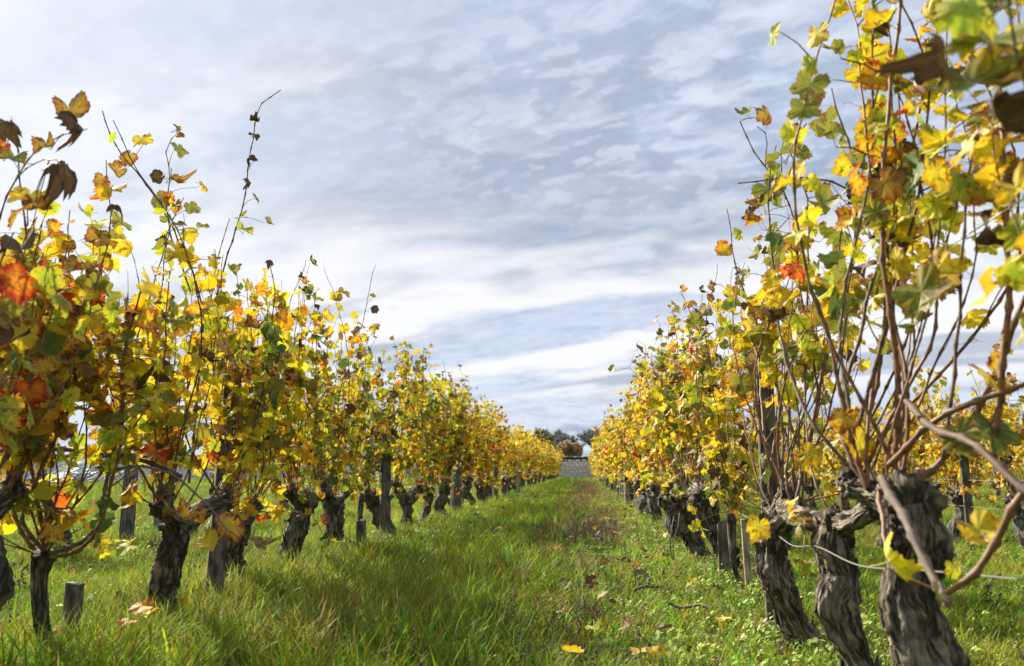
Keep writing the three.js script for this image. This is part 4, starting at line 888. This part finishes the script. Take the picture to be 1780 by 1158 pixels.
stake('vineyard_post', 'tall dark stake rising into the leaves above the pale split stake, right row', 0.79, -3.62, 0.075, 1.2, 9, { lean: [0.01, 0] });
stake('vineyard_post', 'dark post in the middle stretch behind the swollen-headed vine, right row', 0.84, -7.7, 0.1, 1.28, 10);
stake('vineyard_post', 'short pale stub of post at the lane edge, far along the right row', 0.72, -13.9, 0.08, 0.42, 11, { pale: true, lean: [-0.02, 0] });
stake('vineyard_post', 'grey stake beside a knobbly trunk in the second right-hand row', 3.38, -7.6, 0.075, 1.15, 12);
{
  const r = rng(404);
  for (const [x, z0, group, label] of [[-1.9, -17.5, 'far posts of the left row', 'small distant post among the golden vines of the left row'], [0.78, -17, 'far posts of the right row', 'small distant post among the golden vines of the right row']])
    for (let z = z0, k = 0; z > -56; z -= 5.5, k++) stake('vineyard_post', label, x + r.s() * 0.05, z, 0.1, 1.2, 50 + k, { group, pale: k % 3 === 1 });
}

// ------------------------------------------------------------------ wires
function wire(label, pts, rad, mat, n = 40) { single('trellis_wire', label, 'wire', new MB().tube(spline(pts, n), rad, 5, {}).geo(), mat); }
wire('loose pale wire slanting across the right row from the lane to the foreground vine', [[0.79, 0.3, -10.5], [0.95, 0.52, -8.2], [1.02, 0.68, -6.3], [0.96, 0.76, -4.3], [0.82, 0.81, -2.2]], 0.0022, M.twine);
wire('thin pale wire drooping between the trunks of the right foreground', [[0.78, 0.46, -4.3], [0.72, 0.44, -3.25], [0.695, 0.425, -2.85], [0.69, 0.45, -2.55], [0.70, 0.435, -2.2], [0.735, 0.46, -1.9], [0.95, 0.5, -1.2]], 0.0017, M.twine);
wire('grey wire running along the left row at leaf height', [[-2.19, 0.83, -2.0], [-2.0, 0.81, -3.6], [-1.9, 0.79, -4.1], [-1.95, 0.82, -7.8], [-1.85, 0.8, -11.7], [-1.95, 0.82, -17]], 0.0018, M.wire, 70);
wire('low grey wire along the trunks of the left row', [[-1.95, 0.42, -7.8], [-1.85, 0.4, -11.7], [-1.92, 0.42, -17]], 0.0018, M.wire);
wire('upper wire of the second right-hand row, at the grey stake', [[3.38, 0.62, -4], [3.38, 0.58, -7.6], [3.4, 0.6, -13], [3.4, 0.6, -20]], 0.002, M.twine);
wire('lower wire of the second right-hand row, at the grey stake', [[3.38, 0.37, -4], [3.38, 0.35, -7.6], [3.4, 0.37, -13], [3.4, 0.36, -20]], 0.002, M.twine);
wire('high wire crossing the sky behind the right foreground shoots', [[0.86, 1.2, -1.5], [0.84, 1.16, -3.6], [0.84, 1.2, -7.7], [0.82, 1.18, -14]], 0.0018, M.wire);

// ------------------------------------------------------------------ far left: heap of metal poles, scrub; white vine guard
{
  const r = rng(88), t = thing('pole_heap', 'heap of pale metal poles and hoops lying in front of the stone wall, far left', 'pole heap', [-24.2, 0, -37]);
  for (let k = 0; k < 46; k++) {
    const a = r.r(-0.5, 0.5), l = r.r(1.2, 2.8), y = Math.max(0.05, r.r(0, 1) ** 1.3 * 0.95), c = V(r.s() * 1.1 * (1 - y * 0.5), y, r.s() * 0.5), d = V(Math.cos(a), r.r(-0.1, 0.5), Math.sin(a)).normalize();
    const p0 = c.clone().addScaledVector(d, -l / 2), p1 = c.clone().addScaledVector(d, l / 2);
    p0.y = Math.max(0.03, p0.y); p1.y = Math.max(0.03, p1.y);
    const mid = c.clone().add(V(0, k % 4 === 0 ? 0.35 : 0.02, 0));
    part('pole', new MB().tube(spline([p0, mid, p1], 8), 0.028, 6, {}).geo(), M.steel, t);
  }
}
{
  const g = new MB().tube([V(0, 0, 0), V(0, 0.2, 0), V(0.005, 0.42, 0)], [0.05, 0.05, 0.048], 10, { cap: false, capEnd: false }).geo();
  const m = single('vine_guard', 'small white plastic sleeve behind the broad upright trunk of the left row', 'vine guard', g, new THREE.MeshPhysicalMaterial({ name: 'white plastic', color: new THREE.Color().setRGB(0.78, 0.78, 0.8), roughness: 0.6, transmission: 0.2, side: THREE.DoubleSide }));
  m.position.set(-2.45, groundY(-2.45, -12.9), -12.9); m.rotation.z = 0.06;
}

// ------------------------------------------------------------------ grass and ground cover
function bladeTuft(seed, n, spread, hLo, hHi, width, lean, bend) {
  const r = rng(seed), mb = new MB();
  for (let k = 0; k < n; k++) {
    const a = r() * 6.283, d = spread * Math.sqrt(r()), h = r.r(hLo, hHi), az = r() * 6.283, b = bend * r.r(0.3, 1.2), w = width * r.r(0.6, 1.2), face = az + 1.57 + r.s() * 0.6;
    const bx = Math.cos(a) * d, bz = Math.sin(a) * d, dx = Math.cos(az), dz = Math.sin(az), sx = Math.cos(face) * w / 2, sz = Math.sin(face) * w / 2, base = mb.count, S = 4;
    for (let s = 0; s <= S; s++) {
      const t = s / S, f = (lean * t + b * t * t) * h, y = h * t * (1 - 0.35 * b * t), ww = s === S ? 0 : 1 - t * t * 0.7;
      const x = bx + dx * f, z = bz + dz * f;
      for (const q of s === S ? [0] : [-1, 1]) { mb.p.push(x + sx * q * ww, y, z + sz * q * ww); mb.n.push(-Math.sin(face) * 1, 0.35, Math.cos(face)); mb.u.push(q * 0.5 + 0.5, t); }
    }
    for (let s = 0; s < S - 1; s++) { const i = base + s * 2; mb.i.push(i, i + 1, i + 2, i + 2, i + 1, i + 3); }
    const i = base + (S - 1) * 2; mb.i.push(i, i + 1, i + 2);
  }
  const g = mb.geo(); g.computeVertexNormals(); return g;
}
function herb(seed, n, rad, size, up) { // a low plant of small rounded leaves
  const r = rng(seed), mb = new MB(), m = new THREE.Matrix4(), q = new THREE.Quaternion(), e = new THREE.Euler();
  const lf = new THREE.CircleGeometry(1, 7); lf.scale(0.62, 1, 1); lf.translate(0, 1, 0);
  const p = lf.attributes.position; for (let k = 0; k < p.count; k++) p.setZ(k, 0.18 * Math.abs(p.getX(k)) - 0.1 * (p.getY(k) - 1) ** 2);
  lf.computeVertexNormals();
  for (let k = 0; k < n; k++) {
    const a = r() * 6.283, d = rad * Math.sqrt(r()), s = size * r.r(0.6, 1.3);
    q.setFromEuler(e.set(-r.r(0.5, 1.45), a + r.s() * 0.8, r.s() * 0.5, 'YXZ'));
    m.compose(V(Math.sin(a) * d, up * r(), Math.cos(a) * d), q, V(s, s, s)); mb.add(lf, m);
  }
  return mb.geo();
}
function deadWeed(seed, n) {
  const r = rng(seed), mb = new MB(), blob = new THREE.IcosahedronGeometry(1, 0);
  for (let k = 0; k < n; k++) {
    const h = r.r(0.10, 0.26), p = V(r.s() * 0.06, 0, r.s() * 0.06), d = V(r.s() * 0.3, 1, r.s() * 0.3).normalize(), pts = [p.clone()];
    for (let s = 0; s < 4; s++) { d.add(V(r.s(), r.s() * 0.3, r.s()).multiplyScalar(0.16)).normalize(); p.addScaledVector(d, h / 4); pts.push(p.clone()); }
    mb.tube(pts, [0.0032, 0.003, 0.0026, 0.002, 0.0014], 3, { cap: false, capEnd: false });
    for (let s = 0; s < 9; s++) { const t = r.r(0.35, 1), a = pts[Math.min(3, Math.floor(t * 4))].clone().lerp(pts[Math.min(4, Math.floor(t * 4) + 1)], r()), k2 = r.r(0.003, 0.007); mb.add(blob, new THREE.Matrix4().compose(a.add(V(r.s() * 0.012, r.s() * 0.008, r.s() * 0.012)), new THREE.Quaternion(), V(k2, k2 * r.r(0.6, 1.8), k2))); }
  }
  return mb.geo();
}
M.grass = new THREE.MeshPhysicalMaterial({ name: 'grass blades', roughness: 0.7, specularIntensity: 0.16, transmission: 0.55, thickness: 0, side: THREE.DoubleSide });
M.herb = new THREE.MeshPhysicalMaterial({ name: 'weed leaves', roughness: 0.6, specularIntensity: 0.3, transmission: 0.45, thickness: 0, side: THREE.DoubleSide });
M.dead = new THREE.MeshStandardMaterial({ name: 'dead stalks', roughness: 0.95 });
function scatter(parent, name, geo, mat, list) { // list of [x, z, scale, turn, tiltX, tiltZ, r, g, b, lift]
  const m = new THREE.InstancedMesh(geo, mat, list.length), q = new THREE.Quaternion(), e = new THREE.Euler(), m4 = new THREE.Matrix4(), c = new THREE.Color();
  list.forEach((l, k) => {
    q.setFromEuler(e.set(l[4], l[3], l[5], 'XZY'));
    m.setMatrixAt(k, m4.compose(V(l[0], groundY(l[0], l[1]) + (l[9] ?? 0), l[1]), q, V(l[2], l[2], l[2])));
    m.setColorAt(k, c.setRGB(l[6], l[7], l[8]));
  });
  m.name = name; m.castShadow = m.receiveShadow = true; m.userData.kind = 'stuff';
  parent.add(m);
}
function stuff(name, label) { const g = new THREE.Group(); g.name = numbered(name); g.userData = { kind: 'stuff', label }; scene.add(g); return g; }
{
  const r = rng(1234);
  const half = (d) => 0.70 * d + 0.6;          // how far to the side the view reaches at distance d
  const tall = [0, 1, 2].map((k) => bladeTuft(500 + k, 11, 0.06, 0.06, 0.25, 0.0066, 0.25, 0.5)), mid = [0, 1, 2].map((k) => bladeTuft(510 + k, 12, 0.065, 0.03, 0.13, 0.0064, 0.35, 0.6)), far = [0, 1].map((k) => bladeTuft(520 + k, 16, 0.13, 0.08, 0.2, 0.010, 0.2, 0.5));
  const L = { tall: [[], [], []], mid: [[], [], []], far: [[], []], herb: [[], [], []], dead: [[], [], []] };
  const green = (x, z) => {
    const n = noise2(x * 1.3, z * 1.3, 31), f = r();
    let c = mix3([0.165, 0.255, 0.026], [0.46, 0.55, 0.045], clamp(0.45 + n * 0.6 + (f - 0.5) * 1.1, 0, 1)).map((q) => q * r.r(0.55, 1.3));
    const dry = noise2(x * 0.8, z * 0.6, 17);
    c = mix3(c, [0.24, 0.19, 0.075], clamp(smoothstep(dry, 0.1, 0.8) * 0.3 + (Math.abs(x) > 2.4 ? 0.1 : 0), 0, 0.5));
    if (r() < 0.08) c = mix3(c, [0.44, 0.36, 0.15], r.r(0.4, 0.9));
    return c;
  };
  const sample = (n, d0, d1, fn) => {
    for (let k = 0; k < n; k++) {
      const d = Math.sqrt(lerp(d0 * d0, d1 * d1, r())), x = r.s() * half(d) - d * 0.089, z = -d;
      fn(x, z, d);
    }
  };
  const add = (list, x, z, s, tilt, c, lift) => list[r.i(list.length)].push([x, z, s, r() * 6.283, r.s() * tilt, r.s() * tilt - 0.06, ...c, lift ?? 0]);
  // how lush: 1 on the left half of the lane, low on the brown strip and by the right row
  const lush = (x, z) => (1 - smoothstep(x, -0.75, -0.15)) * smoothstep(x, -2.7, -1.9) ;
  const brown = (x, z) => Math.exp(-(((x - 0.12 - 0.0 * z) / 0.42) ** 2)) * (0.55 + 0.9 * noise2(x * 1.2, z * 0.7, 55));
  sample(15000, 1.7, 6.2, (x, z) => {
    const l = lush(x, z), b = brown(x, z), n = noise2(x * 2.1, z * 2.1, 12);
    if (x > -0.1 && x < 1.15 && r() < 0.35) return;
    if (r() < l * 0.75) add(L.tall, x, z, r.r(0.45, 1.1) * (1 + 0.3 * n), 0.3, green(x, z));
    else if (r() > b * 0.85) add(L.mid, x, z, r.r(0.6, 1.2) * (0.9 + 0.3 * n), 0.3, green(x, z));
  });
  sample(17000, 6.2, 16, (x, z) => {
    const l = lush(x, z), b = brown(x, z);
    if (r() < l * 0.6) add(L.tall, x, z, r.r(0.5, 0.95), 0.2, green(x, z));
    else if (r() > b * 0.85) add(L.mid, x, z, r.r(0.8, 1.6), 0.3, green(x, z));
  });
  sample(16000, 16, 60, (x, z) => { if (Math.abs(x) > 26 || r() < brown(x, z) * 0.7) return; add(L.far, x, z, r.r(0.6, 1.3), 0.2, green(x, z)); });
  // low weeds: dense along the right row, scattered elsewhere
  const herbs = [herb(601, 20, 0.075, 0.0075, 0.045), herb(602, 26, 0.09, 0.0055, 0.06), herb(603, 13, 0.06, 0.0105, 0.035)];
  sample(19000, 1.7, 10, (x, z) => {
    const near = Math.exp(-(((x - 0.85) / 0.55) ** 2)), left = 0.5 * Math.exp(-(((x + 1.75) / 0.5) ** 2)) * smoothstep(-z, 3, 5), n = noise2(x * 2.5, z * 2.5, 71);
    if (r() > Math.max(near, left, 0.12 + (x > 1.3 ? 0.25 : 0)) + n * 0.25) return;
    const c = mix3([0.17, 0.28, 0.035], [0.40, 0.49, 0.08], r());
    add(L.herb, x, z, r.r(0.7, 1.5), 0.25, r() < 0.06 ? [0.4, 0.42, 0.26] : c, 0.01);
  });
  sample(6000, 9, 22, (x, z) => { if (Math.abs(x - 0.7) < 0.7 && r() < 0.8) add(L.herb, x, z, r.r(1.2, 2.4), 0.2, mix3([0.12, 0.2, 0.04], [0.25, 0.33, 0.06], r())); });
  // dead stalks down the middle of the lane, redder and denser in the distance
  const deads = [deadWeed(701, 2), deadWeed(702, 3), deadWeed(703, 5)];
  for (let k = 0; k < 2600; k++) {
    const d = k < 1000 ? r.r(2.0, 8.5) : r.r(8, 40), x = 0.02 + (r.s() + r.s()) * (d < 8 ? 0.5 : 0.30), z = -d;
    if (noise2(x * 2.6, z * 1.6, 91) + r.s() * 0.4 < (d < 8 ? 0.02 : -0.25)) continue;
    const red = smoothstep(d, 7, 13) * r(), c = mix3(r() < 0.3 ? [0.32, 0.25, 0.14] : [0.085, 0.062, 0.045], [0.24, 0.12, 0.055], red).map((q) => q * r.r(0.7, 1.4));
    add(L.dead, x, z, r.r(0.45, 0.9) * (d < 8 ? 0.85 : 1), 0.3, c);
  }
  sample(260, 2, 9, (x, z) => { if (x < -2.2 || x > 1.3) add(L.dead, x, z, r.r(0.5, 1.0), 0.3, [0.09, 0.06, 0.04]); });
  const gr = stuff('grass', 'long green grass growing down the lane and under the vine rows');
  L.tall.forEach((l, k) => scatter(gr, 'tall_grass', tall[k], M.grass, l));
  L.mid.forEach((l, k) => scatter(gr, 'short_grass', mid[k], M.grass, l));
  L.far.forEach((l, k) => scatter(gr, 'distant_grass', far[k], M.grass, l));
  const we = stuff('weeds', 'low small-leaved green weeds, thickest along the right row');
  L.herb.forEach((l, k) => scatter(we, 'weed', herbs[k], M.herb, l));
  const de = stuff('dead_weeds', 'brown dead weed stalks along the middle of the lane');
  L.dead.forEach((l, k) => scatter(de, 'dead_stalk', deads[k], M.dead, l));

  // fallen leaves
  const flat = [0, 1, 2].map((k) => { const g = leafGeometry(620 + k, 30, 2, 0.7); g.rotateX(-Math.PI / 2 + 0.5); g.computeBoundingBox(); const b = g.boundingBox; g.translate(0, -b.min.y * 0.6 - b.max.y * 0.1, -(b.min.z + b.max.z) / 2); return g; });
  const lists = Array.from({ length: 9 }, () => []), keys = ['rust', 'brown', 'yellow'];
  sample(3600, 2, 16, (x, z, d) => {
    const w = Math.exp(-(((x - 0.7) / 0.6) ** 2)) + 0.5 * Math.exp(-(((x + 1.9) / 0.5) ** 2)) + 0.10;
    if (r() > w * 0.75) return;
    const t = r() < 0.4 ? 1 : r() < 0.6 ? 0 : 2;
    lists[t * 3 + r.i(3)].push([x, z, r.r(0.05, 0.095), r() * 6.283, r.s() * 0.5, r.s() * 0.5, 1, 1, 1, r.r(0.02, 0.085)]);
  });
  const fl = stuff('fallen_leaves', 'withered brown and yellow vine leaves fallen in the grass');
  lists.forEach((l, k) => { if (l.length) scatter(fl, 'fallen_leaf', flat[k % 3], leafMat[keys[Math.floor(k / 3)]][k % 2], l); });
  const lone = (label, x, z, s, key, turn, lift, tilt) => { const m = single('fallen_leaf', label, 'fallen leaf', flat[Math.abs(Math.round(turn * 7)) % 3], leafMat[key][0]); m.position.set(x, groundY(x, z) + lift, z); m.rotation.set(tilt, turn, 0.1, 'YXZ'); m.scale.setScalar(s); };
  lone('bright yellow fallen leaf lying on the weeds below the right row trunks', 0.56, -3.5, 0.08, 'yellow', 0.6, 0.06, 0.3);
  lone('orange-red fallen leaf lying in the grass at lower left, beside a yellow one', -1.66, -3.02, 0.095, 'orange', 0.3, 0.13, 0.9);
  lone('yellow fallen leaf lying in the grass at lower left, beside an orange-red one', -1.61, -3.0, 0.09, 'yellow', -0.5, 0.11, 0.7);
  lone('dark red fallen leaf lowest in the leaf cluster at lower left', -1.65, -2.88, 0.08, 'red', 1.4, 0.10, 0.5);
  lone('brown and yellow fallen leaf in the lane at the bottom edge', 0.20, -3.1, 0.095, 'orange', 0.2, 0.04, 0.4);
  lone('curled dark brown fallen leaf in the lane, behind the brown and yellow one', 0.30, -3.45, 0.085, 'brown', 0.9, 0.04, 0.3);
  lone('pale yellow fallen leaf in the middle of the lane near the bottom edge', 0.02, -3.4, 0.07, 'lemon', 1.9, 0.07, 0.2);
}
// a long twig and a few bits of prunings on the ground
{
  const y = (x, z) => groundY(x, z) + 0.06;
  single('twig', 'long thin dark twig lying across the weeds in the lane, right of the dead stalks', 'twig', new MB().tube(spline([[0.17, y(0.17, -9.9), -9.9], [0.3, y(0.3, -10) + 0.02, -10], [0.46, y(0.46, -10.1) + 0.01, -10.15], [0.6, y(0.6, -10.2), -10.3]], 14), 0.008, 5, {}).geo(), M.cane_dark);
  const pr = rng(55);
  for (const [x, z, a, l, label] of [[0.42, -4.9, 0.5, 0.3, 'grey pruned vine cutting on the weeds left of the twisted trunk'], [0.34, -4.5, -0.7, 0.22, 'short dark pruned cutting nearer the lane centre, right half of the lane'], [0.48, -3.9, 0.2, 0.2, 'pale short pruned cutting in the weeds before the pale split stake']]) {
    const pts = [0, 0.33, 0.66, 1].map((t) => V(x + Math.cos(a) * l * (t - 0.5) + pr.s() * 0.02, y(x, z) + pr.r(-0.01, 0.03), z + Math.sin(a) * l * (t - 0.5) + pr.s() * 0.02));
    single('twig', label, 'twig', new MB().tube(spline(pts, 10), 0.008, 6, {}).geo(), label.startsWith('pale') ? M.cane_grey : M.cane_dark);
  }
}

console.log('leaves', leafTotal); { let t = 0, u = new Set(), v = 0; scene.traverse((o) => { if (o.isMesh && !o.isInstancedMesh) { const n = o.geometry.index ? o.geometry.index.count / 3 : 0; t += n; if (!u.has(o.geometry)) { u.add(o.geometry); v += n; } } }); console.log('triangles', t, 'unique', v); }
renderer.render(scene, camera);
